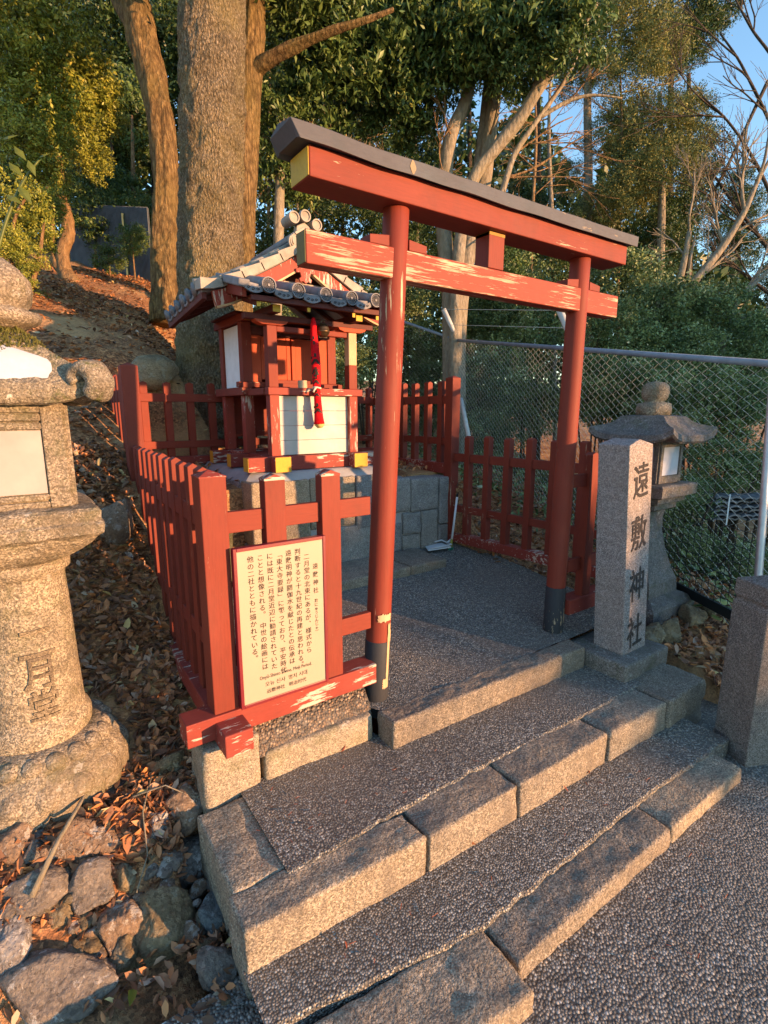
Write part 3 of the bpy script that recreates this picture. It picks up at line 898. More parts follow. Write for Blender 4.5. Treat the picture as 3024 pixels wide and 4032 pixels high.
def ridge_top(m, x0, x1, y0, y1, z0, z1, tip, along='y'):
    if along == 'y':
        poly = [(x0, z0), (x1, z0), (x1, z1), ((x0 + x1) / 2, z1 + tip), (x0, z1)]
        return m.prism(poly, lambda a, b: (a, y0, b), lambda a, b: (a, y1, b))
    poly = [(y0, z0), (y1, z0), (y1, z1), ((y0 + y1) / 2, z1 + tip), (y0, z1)]
    return m.prism(poly, lambda a, b: (x0, a, b), lambda a, b: (x1, a, b))
RV, RH, RY_ = M['red_v'], M['red_h'], M['red_y']

# front left bay, carrying the board
f = thing('picket_fence', 'sunlit red fence bay with two wide pickets behind the information board', 'fence', (-.35, 0, .1), 'red fence sections round the shrine')
p = spike(MB(), -.687, -.602, -.05, .035, .16, .997, .018).build('corner_post', RV, f, bevel=.003)
spike(MB(), -.6875, -.6015, -.0505, .0355, .9935, .9975, .0185).build('peeled_top', M['red_chip'], p)
for x0, x1, t in ((-.475, -.401, .976), (-.261, -.184, .976)):
    p = ridge_top(MB(), x0, x1, -.052, -.004, .18, t, .014).build('picket', RV, f, bevel=.002)
    ridge_top(MB(), x0 - .0006, x1 + .0006, -.0526, -.0034, t - .006, t + .0006, .0146).build('peeled_top', M['red_chip'], p)
for z0, z1 in ((.804, .875), (.334, .403)):
    for a, b in ((-.602, -.475), (-.401, -.261), (-.184, -.040)):
        MB().box(a, b, -.034, -.008, z0, z1).build('rail', M['red_h'], f, bevel=.002)
MB().box(-.785, -.033, -.062, .03, .103, .187).build('sill_beam', M['red_chip'], f, bevel=.003)

def side_fence(label, xa, ya, xb, yb, ys, rails, sill, zp, grp='red fence sections round the shrine', w=.038, z0=None, tip=.012, sillx=0.0):
    f = thing('picket_fence', label, 'fence', ((xa + xb) / 2, (ya + yb) / 2, sill[0]), grp)
    X = lambda y: xa + (xb - xa) * (y - ya) / (yb - ya)
    for i, y in enumerate(ys):
        x = X(y)
        zt = zp + .004 * math.sin(i * 2.7)
        p = ridge_top(MB(), x - w / 2, x + w / 2, y - .026, y + .026, z0 or sill[1] - .01, zt, tip).build('picket', RV, f, bevel=.002)
    for a, b in rails:
        MB().bar((xa, ya, (a + b) / 2), (xb, yb, (a + b) / 2), .03, b - a).build('rail', RY_, f, bevel=.002)
    MB().bar((xa - sillx, ya, (sill[0] + sill[1]) / 2), (xb, yb, (sill[0] + sill[1]) / 2), .088, sill[1] - sill[0]).build('sill_beam', M['red_chip'], f, bevel=.003)
    return f
lf = side_fence('low left red fence of narrow pickets running back from the board to the tall post', -.643, .035, -.612, 1.40, [.085, .215, .345, .475, .600, .725, .85, .98, 1.11, 1.24, 1.35], ((.806, .873), (.36, .42)), (.085, .165), 1.006)
o = MB().box(-.690, -.594, -.158, .04, .0845, .1645).build('sill_end', M['red_chip'], lf, bevel=.004)

def corner(label, x0, x1, y0, y1, z0, z1):
    return setp(spike(MB(), x0, x1, y0, y1, z0, z1, .018).build('fence_post', RV, None, bevel=.003), label, 'fence post')
corner('tall red fence post left of the shrine, between the low and high fences', -.650, -.566, 1.40, 1.484, .1, 1.435)
corner('tall red fence post right of the shrine with the broom leaning on it', 1.678, 1.762, 1.40, 1.484, .05, 1.452)
side_fence('high left red fence behind the tall post, mostly hidden by the lantern roof', -.608, 1.484, -.585, 2.58, [1.56, 1.69, 1.82, 1.95, 2.08, 2.21, 2.34, 2.47], ((1.255, 1.32), (.935, .985)), (.80, .87), 1.402)
f = thing('picket_fence', 'shaded red fence behind the shrine in front of the largest trunk', 'fence', (.5, 2.6, .8), 'red fence sections round the shrine')
for i in range(14):
    x = -.49 + i * .168
    ridge_top(MB(), x - .026, x + .026, 2.585, 2.63, .75, 1.405, .012).build('picket', RV, f, bevel=.002)
for z0, z1 in ((1.268, 1.328), (.915, .970)):
    MB().box(-.57, 1.72, 2.57, 2.60, z0, z1).build('rail', RH, f, bevel=.002)
MB().box(-.60, 1.76, 2.55, 2.64, .785, .848).build('sill_beam', M['red_chip'], f, bevel=.005)
side_fence('high right red fence on top of the stone wall', 1.722, 1.484, 1.735, 2.58, [1.575, 1.75, 1.925, 2.095, 2.265, 2.435], ((1.255, 1.32), (.93, .985)), (.70, .782), 1.425, w=.05)
side_fence('low right red fence in shade, running from the tall post to the right torii post', 1.835, .035, 1.725, 1.40, [.13, .295, .505, .695, .885, 1.07, 1.26], ((.805, .868), (.40, .455)), (.155, .225), 1.0, w=.05)
f = thing('picket_fence', 'front right red fence bay half hidden behind the inscribed pillar', 'fence', (1.55, 0, .1), 'red fence sections round the shrine')
spike(MB(), 1.802, 1.887, -.05, .035, .16, .99, .018).build('corner_post', RV, f, bevel=.003)
for x0, x1 in ((1.362, 1.436), (1.59, 1.664)):
    ridge_top(MB(), x0, x1, -.052, -.004, .18, .968, .014).build('picket', RV, f, bevel=.002)
for z0, z1 in ((.800, .868), (.334, .403)):
    for a, b in ((1.245, 1.362), (1.436, 1.59), (1.664, 1.802)):
        MB().box(a, b, -.034, -.008, z0, z1).build('rail', RH, f, bevel=.002)
MB().box(1.243, 1.99, -.062, .03, .096, .18).build('sill_beam', M['red_chip'], f, bevel=.003)

# ------------------------------------------------------------------ lettering
def glyph(ch, size, bold=0.0, ext=0.0):
    c = bpy.data.curves.new('glyph', 'FONT')
    c.body = ch
    c.size = size
    c.offset = bold
    c.extrude = ext
    c.resolution_u = 3
    o = bpy.data.objects.new('glyph', c)
    COL.objects.link(o)
    bpy.context.view_layer.update()
    me = bpy.data.meshes.new_from_object(o.evaluated_get(bpy.context.evaluated_depsgraph_get()))
    vs = [tuple(v.co) for v in me.vertices]
    fs = [tuple(p.vertices) for p in me.polygons]
    bpy.data.objects.remove(o)
    bpy.data.curves.remove(c)
    bpy.data.meshes.remove(me)
    return vs, fs
board = thing('information_board', 'cream information board with vertical Japanese text in a maroon frame, hung on the front fence', 'sign', (-.432, -.06, .19))
X0, X1, Z0, Z1, YB = -.603, -.263, .190, .760, -.0745
MB().box(X0 + .008, X1 - .008, YB, -.055, Z0 + .008, Z1 - .008).build('face', M['sign'], board)
fr = MB()
for a in ((X0, X0 + .012, Z0, Z1), (X1 - .012, X1, Z0, Z1), (X0 + .012, X1 - .012, Z0, Z0 + .012), (X0 + .012, X1 - .012, Z1 - .012, Z1)):
    fr.box(a[0], a[1], YB - .004, -.054, a[2], a[3])
fr.build('frame', M['maroon'], board, bevel=.0015)
YT = YB - .0012
def put(m, g, x, z, sx=1.0):
    m.add([(x + vx * sx, YT, z + vy) for vx, vy, _ in g[0]], g[1])

def column(xc, ztop, text, pitch, size):
    m = MB()
    z = ztop
    for ch in text:
        if ch == ' ':
            z -= pitch * .55
            continue
        g = glyph(ch, size, .00008)
        dx, dz = -size * .5, -size * .86
        if ch in '。、':
            dx, dz = dx + size * .6, dz + size * .6
        if ch == '﹁':
            dz += -size * .05
        put(m, g, xc + dx, z + dz)
        z -= pitch * (.62 if ch in '︵︶' else 1.0)
    return m.build('lettering_column', M['ink'], board)
S = .0228
column(-.306, .664, '遠敷神社', .0303, .0225)
column(-.306, .664 - .125, '︵おにゅうじんじゃ︶', .0150, .0150)
for i, t in enumerate(('  二月堂の北東にあるが、様式から', '判断すると十九世紀の再建と思われる。', '遠敷明神が閼伽水を献じたとの伝承は', '﹁東大寺要録﹂に載っており、平安時代', 'には既に二月堂近辺に勧請されていた', 'ことと想像される。 中世の絵画には', '他の二社とともに描かれている。')):
    x = -.340 - i * .0342
    column(x, .729 if i else .733, t, .0251 if i in (1, 2, 3, 4) else .0253, .0236)
def line(xc, z, text, size, sx=1.0):
    g = glyph(text, size, 0)
    xs = [v[0] for v in g[0]]
    w = (max(xs) - min(xs)) * sx
    m = MB()
    put(m, g, xc - w / 2 - min(xs) * sx, z, sx)
    return m.build('lettering_line', M['ink'], board)
line(-.432, .278, 'Onyū-Shinto Shrine, Meiji Period.', .0185, .80)
line(-.432, .249, '오뉴 신사  명치 시대', .0195)
line(-.432, .222, '远敷神社   明治时代', .0175)

# ------------------------------------------------------------------ shrine
CX = .5755
sh = thing('shrine', 'small red Shinto shrine with a grey tiled gable roof on the stone wall', 'shrine', (CX, 2.0, .8))
def part(name, mb, mat, parent=sh, **kw):
    return mb.build(name, mat, parent, **kw)
def rev_y(x, z, prof, n=24):          # turned round an axis along Y
    m = MB()
    vs = [(x + r * math.cos(2 * math.pi * j / n), y, z + r * math.sin(2 * math.pi * j / n)) for r, y in prof for j in range(n)]
    k = len(prof)
    return m.add(vs, [(i * n + j, i * n + (j + 1) % n, (i + 1) * n + (j + 1) % n, (i + 1) * n + j) for i in range(k - 1) for j in range(n)] + [tuple(range(n)), tuple(range((k - 1) * n, k * n))])
def B(*a):
    return MB().box(*a)
# sill beams
for y0, y1 in ((1.55, 1.64), (1.93, 2.01), (2.33, 2.41)):
    xe = .07 if y0 < 1.6 else .085
    b = part('sill_beam', B(xe, 2 * CX - xe, y0, y1, .806, .900), M['red_chip'], bevel=.003)
    for x in (xe - .0015, 2 * CX - xe + .0015):
        part('painted_end', B(x - .001, x + .001, y0 + .002, y1 - .002, .808, .898), M['yellow'], b)
for xc in (.275, 2 * CX - .275):
    b = part('sill_beam', B(xc - .056, xc + .056, 1.47, 2.5, .803, .9035), M['red_chip'], bevel=.003)
    part('painted_end', B(xc - .0545, xc + .0545, 1.4675, 1.4695, .805, .902), M['yellow'], b)
# front posts of the canopy
for x0, x1, s in ((.240, .307, 0), (.844, .911, 1)):
    part('canopy_post', B(x0, x1, 1.566, 1.632, .9035, 1.302), M['red_chip_v'], bevel=.004)
    if s == 0:
        part('canopy_post', B(x0, x1, 1.568, 1.630, 1.350, 1.735), M['red_v'], bevel=.004)
    else:
        part('canopy_post', B(x0, x1, 1.568, 1.630, 1.350, 1.515), M['red_v'], bevel=.004)
        part('canopy_post', B(x0 + .001, x1 - .001, 1.569, 1.629, 1.5155, 1.735), M['bare'], bevel=.004, label='unpainted new wood at the top of the right canopy post')
# white offering front
w = MB()
for k in range(4):
    w.box(.3075, .8435, 1.600, 1.618, .905 + k * .0985, .905 + k * .0985 + .0965)
part('front_board', w, M['white'], bevel=.0015)
# railing shelf round the front
part('shelf_rail', B(.228, .947, 1.555, 1.615, 1.3025, 1.3495), M['red_chip'], bevel=.003)
part('shelf_rail', B(.216, .286, 1.6155, 2.02, 1.3045, 1.3475), M['red_y'], bevel=.003)
part('shelf_rail', B(.865, .935, 1.6155, 2.02, 1.3045, 1.3475), M['red_y'], bevel=.003)
part('shelf_board', B(.287, .864, 1.6155, 1.925, 1.318, 1.338), M['red_h'], bevel=.002)
for xx in (.178, .903):
    part('floor_beam', B(xx, xx + .07, 1.89, 2.48, 1.3075, 1.362), M['red_y'], bevel=.003)
    part('floor_knob', B(xx + .004 if xx < .5 else xx + .03, xx + .04 if xx < .5 else xx + .066, 1.878, 1.90, 1.36, 1.395), M['red_v'], bevel=.002)
part('floor_beam', B(.17, .98, 1.925, 1.985, 1.3635, 1.40), M['red_h'], bevel=.003)
# body posts
for x0 in (.205, .876):
    for y0 in (1.93, 2.34):
        part('body_post', B(x0, x0 + .07, y0, y0 + .07, .9035, 1.307), M['red_chip_v'], bevel=.003)
        part('body_post', B(x0, x0 + .07, y0, y0 + .07, 1.401 if y0 < 2 else 1.363, 1.80), M['red_v'], bevel=.003)
for x0, x1 in ((.222, .238), (.913, .929)):
    part('wall_panel', B(x0, x1, 2.001, 2.339, 1.3625, 1.79), M['plaster'])
part('back_panel', B(.275, .876, 2.38, 2.40, 1.0, 1.80), M['red_h'])
# doors
dm = M['red_bright']
for x0, x1 in ((.345, .571), (.580, .806)):
    d = part('door', B(x0, x1, 1.945, 1.965, 1.42, 1.715), dm, bevel=.002)
    part('door_stile', B(x0 + .002, x0 + .03, 1.938, 1.9445, 1.421, 1.714), dm, d, bevel=.001)
    part('door_stile', B(x1 - .03, x1 - .002, 1.938, 1.9445, 1.421, 1.714), dm, d, bevel=.001)
    part('door_panel', B(x0 + .032, x1 - .032, 1.941, 1.9445, 1.425, 1.70), dm, d)
for x0, x1 in ((.276, .343), (.808, .875)):
    part('door_jamb', B(x0, x1, 1.94, 1.97, 1.4015, 1.72), dm, bevel=.002)
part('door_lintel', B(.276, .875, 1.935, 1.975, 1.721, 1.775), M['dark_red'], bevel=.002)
# stair blocks before the door
for k in range(3):
    part('stair_block', B(.36 + k * .012, .79 - k * .012, 1.76 + k * .055, 1.93, 1.3385 + k * .026, 1.3640 + k * .026), M['red_h'], bevel=.002)
# head beams and brackets
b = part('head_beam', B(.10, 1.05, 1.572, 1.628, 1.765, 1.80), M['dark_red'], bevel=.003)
for x0, x1 in ((.16, .39), (.76, .99)):
    poly = [(x0, 1.766), (x0 + .012, 1.75), (x0 + .05, 1.737), (x1 - .05, 1.737), (x1 - .012, 1.75), (x1, 1.766)]
    part('boat_bracket', MB().prism(poly, lambda a, c: (a, 1.565, c), lambda a, c: (a, 1.635, c)), M['red_bright'], bevel=.003)
part('rainbow_beam', B(.31, .84, 1.58, 1.62, 1.700, 1.737), M['red_h'], bevel=.006)
for xc in (.2735, 2 * CX - .2735):
    b = part('tie_beam', B(xc - .027, xc + .027, 1.482, 1.95, 1.8005, 1.846), M['dark_red'], bevel=.002)
    part('painted_end', B(xc - .025, xc + .025, 1.4797, 1.4815, 1.8025, 1.844), M['yellow'], b)
for xx in (.20, .874):
    b = part('side_beam', B(xx, xx + .075, 1.86, 2.50, 1.801, 1.852), M['red_y'], bevel=.002)
    part('painted_end', B(xx + .004, xx + .071, 1.8577, 1.8595, 1.803, 1.850), M['yellow'], b)

# gable roof profile
HW, ZE, ZR = .685, 1.935, 2.285
def prof(u):            # u 0 at the ridge, 1 at the eave
    return ZE + (ZR - ZE) * max(0.0, 1 - u) ** 1.22 + .012 * max(0, u - .8) * 5
YG0, YG1 = 1.700, 2.60
def droop(y):
    return -.075 * min(1, max(0, (y - YG0) / (YG1 - YG0)))
def roofpt(s, u, y, off=0.0):
    x = CX + s * HW * u
    e = .02
    tx, tz = HW * e, prof(min(1, u + e)) - prof(min(1, u))
    l = math.hypot(tx, tz) or 1
    nx_, nz_ = -tz / l, tx / l
    return (x + s * nx_ * off, y, prof(u) + nz_ * off + droop(y) * u ** 2)
for s in (-1, 1):
    # deck
    m = MB()
    NU, NY = 14, 8
    for off in (0, -.035):
        m.v += [roofpt(s, i / NU, YG0 + .01 + (YG1 - YG0 - .02) * j / NY, off) for i in range(NU + 1) for j in range(NY + 1)]
    k = (NU + 1) * (NY + 1)
    for i in range(NU):
        for j in range(NY):
            a = i * (NY + 1) + j
            m.f.append((a, a + 1, a + NY + 2, a + NY + 1))
            m.f.append((k + a, k + a + NY + 1, k + a + NY + 2, k + a + 1))
    for i in range(NU):
        for j in (0, NY):
            a = i * (NY + 1) + j
            m.f.append((a, a + NY + 1, k + a + NY + 1, k + a))
    for j in range(NY):
        a = NU * (NY + 1) + j
        m.f.append((a, a + 1, k + a + 1, k + a))
    part('roof_slope', m, M['tile'], smooth=False)
    # round tile rows, ending in an eave disc
    for r in range(6):
        y = YG0 + .135 + r * .142
        pts = [roofpt(s, .06 + .95 * i / 12, y, .012) for i in range(13)]
        t = part('tile_row', MB().tube(pts, [.030 + .004 * (i % 2) for i in range(13)], 12), M['tile'], smooth=True)
        e = Vector(pts[-1])
        dr = (Vector(pts[-1]) - Vector(pts[-2])).normalized()
        part('eave_disc', MB().tube([e - dr * .004, e + dr * .012, e + dr * .013, e + dr * .008], [.042, .042, .034, .033], 18), M['tile'], t, smooth=True)
        # pan tile lip between the rows
        if r < 5:
            q = [roofpt(s, 1.0, y + .142 * a / 6, -.012 - .02 * math.sin(math.pi * a / 6)) for a in range(7)]
            part('pan_lip', MB().tube(q, .012, 6), M['tile'], t)
    # rake course on the front gable edge: big overlapping tiles
    for j in range(5):
        u0, u1 = .05 + j * .192, .05 + (j + 1) * .192 + .02
        m = MB()
        vs = []
        for u, lift in ((u0, .012), ((u0 + u1) / 2, .020), (u1, .028)):
            for y, o_ in ((YG0 - .035, -.028), (YG0 - .035, .012 + lift), (YG0 + .085, .018 + lift), (YG0 + .085, -.01)):
                vs.append(roofpt(s, u, y, o_))
        m.add(vs, [(a * 4 + b_, a * 4 + (b_ + 1) % 4, a * 4 + 4 + (b_ + 1) % 4, a * 4 + 4 + b_) for a in range(2) for b_ in range(4)] + [(0, 1, 2, 3), (8, 9, 10, 11)])
        part('rake_tile', m, M['tile_tan'], bevel=.004)
        m = MB()
        part('rake_roll', MB().tube([roofpt(s, u0 + .01, YG0 + .10, .03), roofpt(s, u1, YG0 + .10, .036)], .027, 10), M['tile_tan'], smooth=True)
    # bargeboard
    m = MB()
    vs = []
    for i in range(15):
        u = .0 + .93 * i / 14
        for y, o_ in ((YG0 - .012, -.034), (YG0 - .012, -.105 - .02 * u), (YG0 + .022, -.105 - .02 * u), (YG0 + .022, -.034)):
            vs.append(roofpt(s, u, y, o_) if u > 0 else (CX, y, ZR - .04 if o_ > -.05 else ZR - .135))
    m.add(vs, [(a * 4 + b_, a * 4 + (b_ + 1) % 4, a * 4 + 4 + (b_ + 1) % 4, a * 4 + 4 + b_) for a in range(14) for b_ in range(4)] + [(0, 1, 2, 3), (56, 57, 58, 59)])
    part('bargeboard', m, M['red_chip_v'])
    m = MB()
    vs = []
    for i in range(15):
        u = .02 + .91 * i / 14
        for y, o_ in ((YG0 - .015, -.106 - .02 * u), (YG0 - .015, -.118 - .02 * u), (YG0 + .022, -.118 - .02 * u), (YG0 + .022, -.106 - .02 * u)):
            vs.append(roofpt(s, u, y, o_))
    m.add(vs, [(a * 4 + b_, a * 4 + (b_ + 1) % 4, a * 4 + 4 + (b_ + 1) % 4, a * 4 + 4 + b_) for a in range(14) for b_ in range(4)])
    part('bargeboard_trim', m, M['bare'])
    # underside boards and rafters
    for r in range(4):
        y = YG0 + .10 + r * .21
        pts = [roofpt(s, .45 + .5 * i / 6, y, -.052) for i in range(7)]
        rf = MB()
        for a, b_ in zip(pts[:-1], pts[1:]):
            rf.bar(a, b_, .03, .03, (0, 1, 0))
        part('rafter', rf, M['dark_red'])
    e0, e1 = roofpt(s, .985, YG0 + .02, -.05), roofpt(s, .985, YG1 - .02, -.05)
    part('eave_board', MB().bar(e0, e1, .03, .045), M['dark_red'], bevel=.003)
# gable infill, pendant
m = MB()
tri = [(CX - HW * .8, 1.985)] + [(roofpt(-1, .8 - .8 * i / 8, 0)[0], roofpt(-1, .8 - .8 * i / 8, YG0)[2] - .05) for i in range(9)] + [(roofpt(1, .8 * i / 8, 0)[0], roofpt(1, .8 * i / 8, YG0)[2] - .05) for i in range(1, 9)] + [(CX + HW * .8, 1.985)]
m.prism(tri, lambda a, c: (a, YG0 + .09, c), lambda a, c: (a, YG0 + .11, c))
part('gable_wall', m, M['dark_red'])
gp = [(0, .10), (.055, .085), (.06, .055), (.035, .045), (.045, .02), (.07, .012), (.068, -.012), (.04, -.008), (.032, -.035), (.048, -.048), (.04, -.068), (.018, -.062), (0, -.078)]
poly = [(CX + a, 2.115 + b) for a, b in gp] + [(CX - a, 2.115 + b) for a, b in gp[-2:0:-1]]
part('gable_pendant', MB().prism(poly, lambda a, c: (a, YG0 - .03, c), lambda a, c: (a, YG0 - .0135, c)), M['red_chip_v'], bevel=.003)
# ridge
rb = part('ridge_tile', B(CX - .048, CX + .048, YG0 + .03, YG1 - .06, ZR - .02, ZR + .055), M['tile'], bevel=.004)
for k in range(3):
    part('ridge_course', B(CX - .056 + k * .004, CX + .056 - k * .004, YG0 + .028, YG1 - .058, ZR - .002 + k * .022, ZR + .008 + k * .022), M['tile'], rb, bevel=.002)
part('ridge_roll', MB().tube([(CX, YG0 + .0, ZR + .078), (CX, YG1 - .05, ZR + .078)], .034, 14), M['tile'], rb, smooth=True)
# ridge-end tile with three discs
poly = [(-.062, -.10), (-.075, -.05), (-.10, -.02), (-.105, .02), (-.075, .045), (-.06, .03), (-.055, .085), (0, .115), (.055, .085), (.06, .03), (.075, .045), (.105, .02), (.10, -.02), (.075, -.05), (.062, -.10), (0, -.07)]
oy = YG0 - .03
on = part('ridge_end_tile', MB().prism([(CX + a, ZR + .02 + b) for a, b in poly], lambda a, c: (a, oy, c), lambda a, c: (a, oy + .05, c)), M['tile_tan'], bevel=.006)
for s in (-1, 1):
    for k in range(3):
        part('scroll', MB().tube([(CX + s * (.07 + .012 * k + .02 * math.sin(t)), oy - .004, ZR + .02 + .035 * math.cos(t) - .01 * k) for t in np.linspace(.4, 2.6, 8)], .006, 6), M['tile_tan'], on, smooth=True)
    part('chevron', MB().bar((CX, oy - .004, ZR + .098), (CX + s * .07, oy - .004, ZR + .055), .014, .014, (0, 1, 0)), M['tile_tan'], on)
    part('chevron', MB().bar((CX, oy - .004, ZR + .075), (CX + s * .06, oy - .004, ZR + .036), .010, .010, (0, 1, 0)), M['tile_tan'], on)
for a, z in ((-.082, .145), (0, .168), (.082, .128)):
    x = CX + a
    zz = ZR + z
    d = part('ridge_disc', rev_y(x, zz, [(.034, oy + .11), (.038, oy - .022), (.037, oy - .026), (.029, oy - .026), (.027, oy - .017), (.001, oy - .017)]), M['tile_tan'], on)
part('ridge_disc', rev_y(CX, ZR, [(.032, oy + .01), (.032, oy - .02), (.024, oy - .02), (.023, oy - .014), (.001, oy - .014)]), M['tile'], on)
part('ridge_disc', rev_y(CX - .01, ZR - .06, [(.042, oy + .04), (.044, oy - .07), (.034, oy - .072), (.032, oy - .064), (.001, oy - .064)]), M['tile_tan'], on)

# canopy roof: slopes forward and down from the gable wall
XL, XR = .075, 1.076
def canopy(y, off=0.0):
    u = (1.80 - y) / (1.80 - 1.40)
    return 2.02 - .105 * u ** .85 + off if u > 0 else 2.02 + off
def flare(x):
    return .022 * (abs(x - CX) / .5) ** 3
m = MB()
NXc, NYc = 20, 8
for off in (0, -.03):
    m.v += [(XL + (XR - XL) * i / NXc, 1.415 + .385 * j / NYc, canopy(1.415 + .385 * j / NYc, off) + flare(XL + (XR - XL) * i / NXc)) for i in range(NXc + 1) for j in range(NYc + 1)]
k = (NXc + 1) * (NYc + 1)
for i in range(NXc):
    for j in range(NYc):
        a = i * (NYc + 1) + j
        m.f += [(a, a + 1, a + NYc + 2, a + NYc + 1), (k + a, k + a + NYc + 1, k + a + NYc + 2, k + a + 1)]
for i in range(NXc):
    a = i * (NYc + 1)
    m.f.append((a, a + NYc + 1, k + a + NYc + 1, k + a))
for j in range(NYc):
    for i in (0, NXc):
        a = i * (NYc + 1) + j
        m.f.append((a, a + 1, k + a + 1, k + a))
cr = part('canopy_roof', m, M['tile'])
def chrysanthemum(x, y, z, r, parent):
    ring = MB()
    N = 32
    vs = []
    for rr, yy in ((r * .86, y), (r * .88, y - .008), (r, y - .008), (r, y + .02)):
        vs += [(x + rr * math.cos(2 * math.pi * i / N), yy, z + rr * math.sin(2 * math.pi * i / N)) for i in range(N)]
    ring.add(vs, [(a * N + i, a * N + (i + 1) % N, (a + 1) * N + (i + 1) % N, (a + 1) * N + i) for a in range(3) for i in range(N)])
    part('disc_rim', ring, M['tile'], parent, smooth=False)
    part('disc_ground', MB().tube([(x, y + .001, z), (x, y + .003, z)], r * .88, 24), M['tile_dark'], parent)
    pet = MB()
    for i in range(16):
        a = 2 * math.pi * i / 16
        c, s_ = math.cos(a), math.sin(a)
        pts = [(.20, 0), (.50, .062), (.74, .105), (.80, .07), (.82, 0), (.80, -.07), (.74, -.105), (.50, -.062)]
        vs = [(x + r * (p * c - q * s_), y + .0005, z + r * (p * s_ + q * c)) for p, q in pts] + [(x + r * .6 * c, y - .0045, z + r * .6 * s_)]
        pet.add(vs, [(k_, (k_ + 1) % 8, 8) for k_ in range(8)])
    pet.tube([(x, y, z), (x, y - .004, z)], r * .17, 12)
    part('petals', pet, M['tile'], parent)
for i in range(5):
    x = CX + (i - 2) * .192
    if i == 0:
        pass
    zt = canopy(1.42) + flare(x)
    t = part('tile_row', MB().tube([(x, 1.41 + .39 * a / 8, canopy(1.41 + .39 * a / 8, .012) + flare(x)) for a in range(9)], [.036 + .004 * (a % 2) for a in range(9)], 14), M['tile'], cr, smooth=True)
    t.parent = sh
    chrysanthemum(x, 1.398, zt + .004, .045, t)
    if i < 5:
        for sgn in ((-1, 1) if i == 0 else (1,)):
            m = MB()
            vs = []
            NN = 12
            for a in range(NN + 1):
                t_ = a / NN
                xx = x + sgn * (.038 + .116 * t_)
                if xx < XL - .03 or xx > XR + .03:
                    xx = min(max(xx, XL - .03), XR + .03)
                dip = .017 * math.sin(math.pi * t_)
                z1 = canopy(1.41) + flare(xx) - .004 - dip
                vs += [(xx, 1.400, z1), (xx, 1.400, z1 - .034), (xx, 1.418, z1 - .034), (xx, 1.418, z1)]
            m.add(vs, [(a * 4 + b_, a * 4 + (b_ + 1) % 4, a * 4 + 4 + (b_ + 1) % 4, a * 4 + 4 + b_) for a in range(NN) for b_ in range(4)] + [(0, 1, 2, 3), (NN * 4, NN * 4 + 1, NN * 4 + 2, NN * 4 + 3)])
            if i == 4 and sgn == 1:
                pass
            pt = part('pan_tile_front', m, M['tile'])
            mm = MB()
            for q in (-1, 0, 1):
                xc = x + sgn * (.096 + q * .028)
                zc = canopy(1.41) + flare(xc) - .037 + .004 * abs(q)
                mm.tube([(xc + .010 * math.cos(v) * (1 - v / 9), 1.3985, zc + .009 * math.sin(v) * (1 - v / 9)) for v in np.linspace(0, 7, 14)], .0022, 5)
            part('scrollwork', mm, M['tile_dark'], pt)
# stepped flat tiles at the foot of the gable
for k in range(3):
    m = MB()
    for i in range(6):
        x0 = .20 + i * .125 + .03 * (k % 2)
        m.box(x0, x0 + .122, 1.70 + k * .025, 1.76 + k * .025, 2.006 + k * .018, 2.022 + k * .018)
    part('flashing_tile', m, M['tile_tan'], bevel=.002)
for s in (-1, 1):
    xx = CX + s * .535
    part('verge_tile', MB().bar((xx, 1.395, 1.925), (xx, 1.80, 2.035), .07, .045, (1, 0, 0)), M['tile'], bevel=.008)
    part('canopy_verge_board', MB().bar((xx - s * .01, 1.43, 1.885), (xx - s * .01, 1.85, 1.985), .03, .055, (1, 0, 0)), M['red_y'], bevel=.003)
part('canopy_eave_board', B(.09, 1.06, 1.425, 1.455, 1.845, 1.878), M['dark_red'], bevel=.003)
for i, x in enumerate((.14, .475, .81, 1.0)):
    b = part('canopy_rafter', MB().bar((x, 1.445, 1.829), (x, 1.90, 1.955), .022, .026, (1, 0, 0)), M['dark_red'])
    part('painted_end', B(x - .0105, x + .0105, 1.441, 1.4435, 1.816, 1.842), M['yellow'], b)
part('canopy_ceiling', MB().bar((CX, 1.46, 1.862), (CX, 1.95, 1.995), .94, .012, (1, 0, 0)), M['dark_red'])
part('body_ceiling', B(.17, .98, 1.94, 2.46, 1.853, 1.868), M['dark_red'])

# bell, cloth rope, cup
bell = thing('shrine_bell', 'round dull bronze bell hanging under the canopy beside the red cloth', 'bell', (.621, 1.53, 1.72))
prof_ = [(.004, .046), (.018, .046), (.032, .036), (.041, .018), (.044, 0), (.046, -.002), (.046, -.008), (.043, -.010), (.037, -.026), (.024, -.039), (.004, -.043)]
MB().lathe(.621, 1.53, [(r, 1.724 + z) for r, z in prof_], 28).build('bell_body', M['bronze'], bell, smooth=True)
MB().tube([(.621 + .012 * math.cos(t), 1.53, 1.778 + .012 * math.sin(t)) for t in np.linspace(0, 2 * math.pi, 13)], .004, 6).build('hanging_ring', M['bronze'], bell, smooth=True)
MB().box(.59, .652, 1.529, 1.531, 1.6795, 1.689).build('slit', M['ink'], bell)
rope = thing('bell_rope', 'red cloth bell pull with black brushed characters, tied to the shelf with white cord', 'bell rope', (.56, 1.52, 1.08))
path = [(.551, 1.53, 1.80), (.551, 1.53, 1.755), (.550, 1.53, 1.70), (.553, 1.528, 1.64), (.559, 1.526, 1.56), (.561, 1.525, 1.50), (.562, 1.525, 1.43), (.561, 1.525, 1.375), (.561, 1.525, 1.350), (.563, 1.524, 1.31), (.567, 1.522, 1.22), (.571, 1.521, 1.15), (.573, 1.52, 1.112)]
rad = [.010, .019, .021, .025, .029, .031, .030, .026, .021, .024, .029, .034, .037]
cl = MB().tube(path, rad, 20, wob=.22, seed=4).build('cloth', M['cloth'], rope, smooth=True)
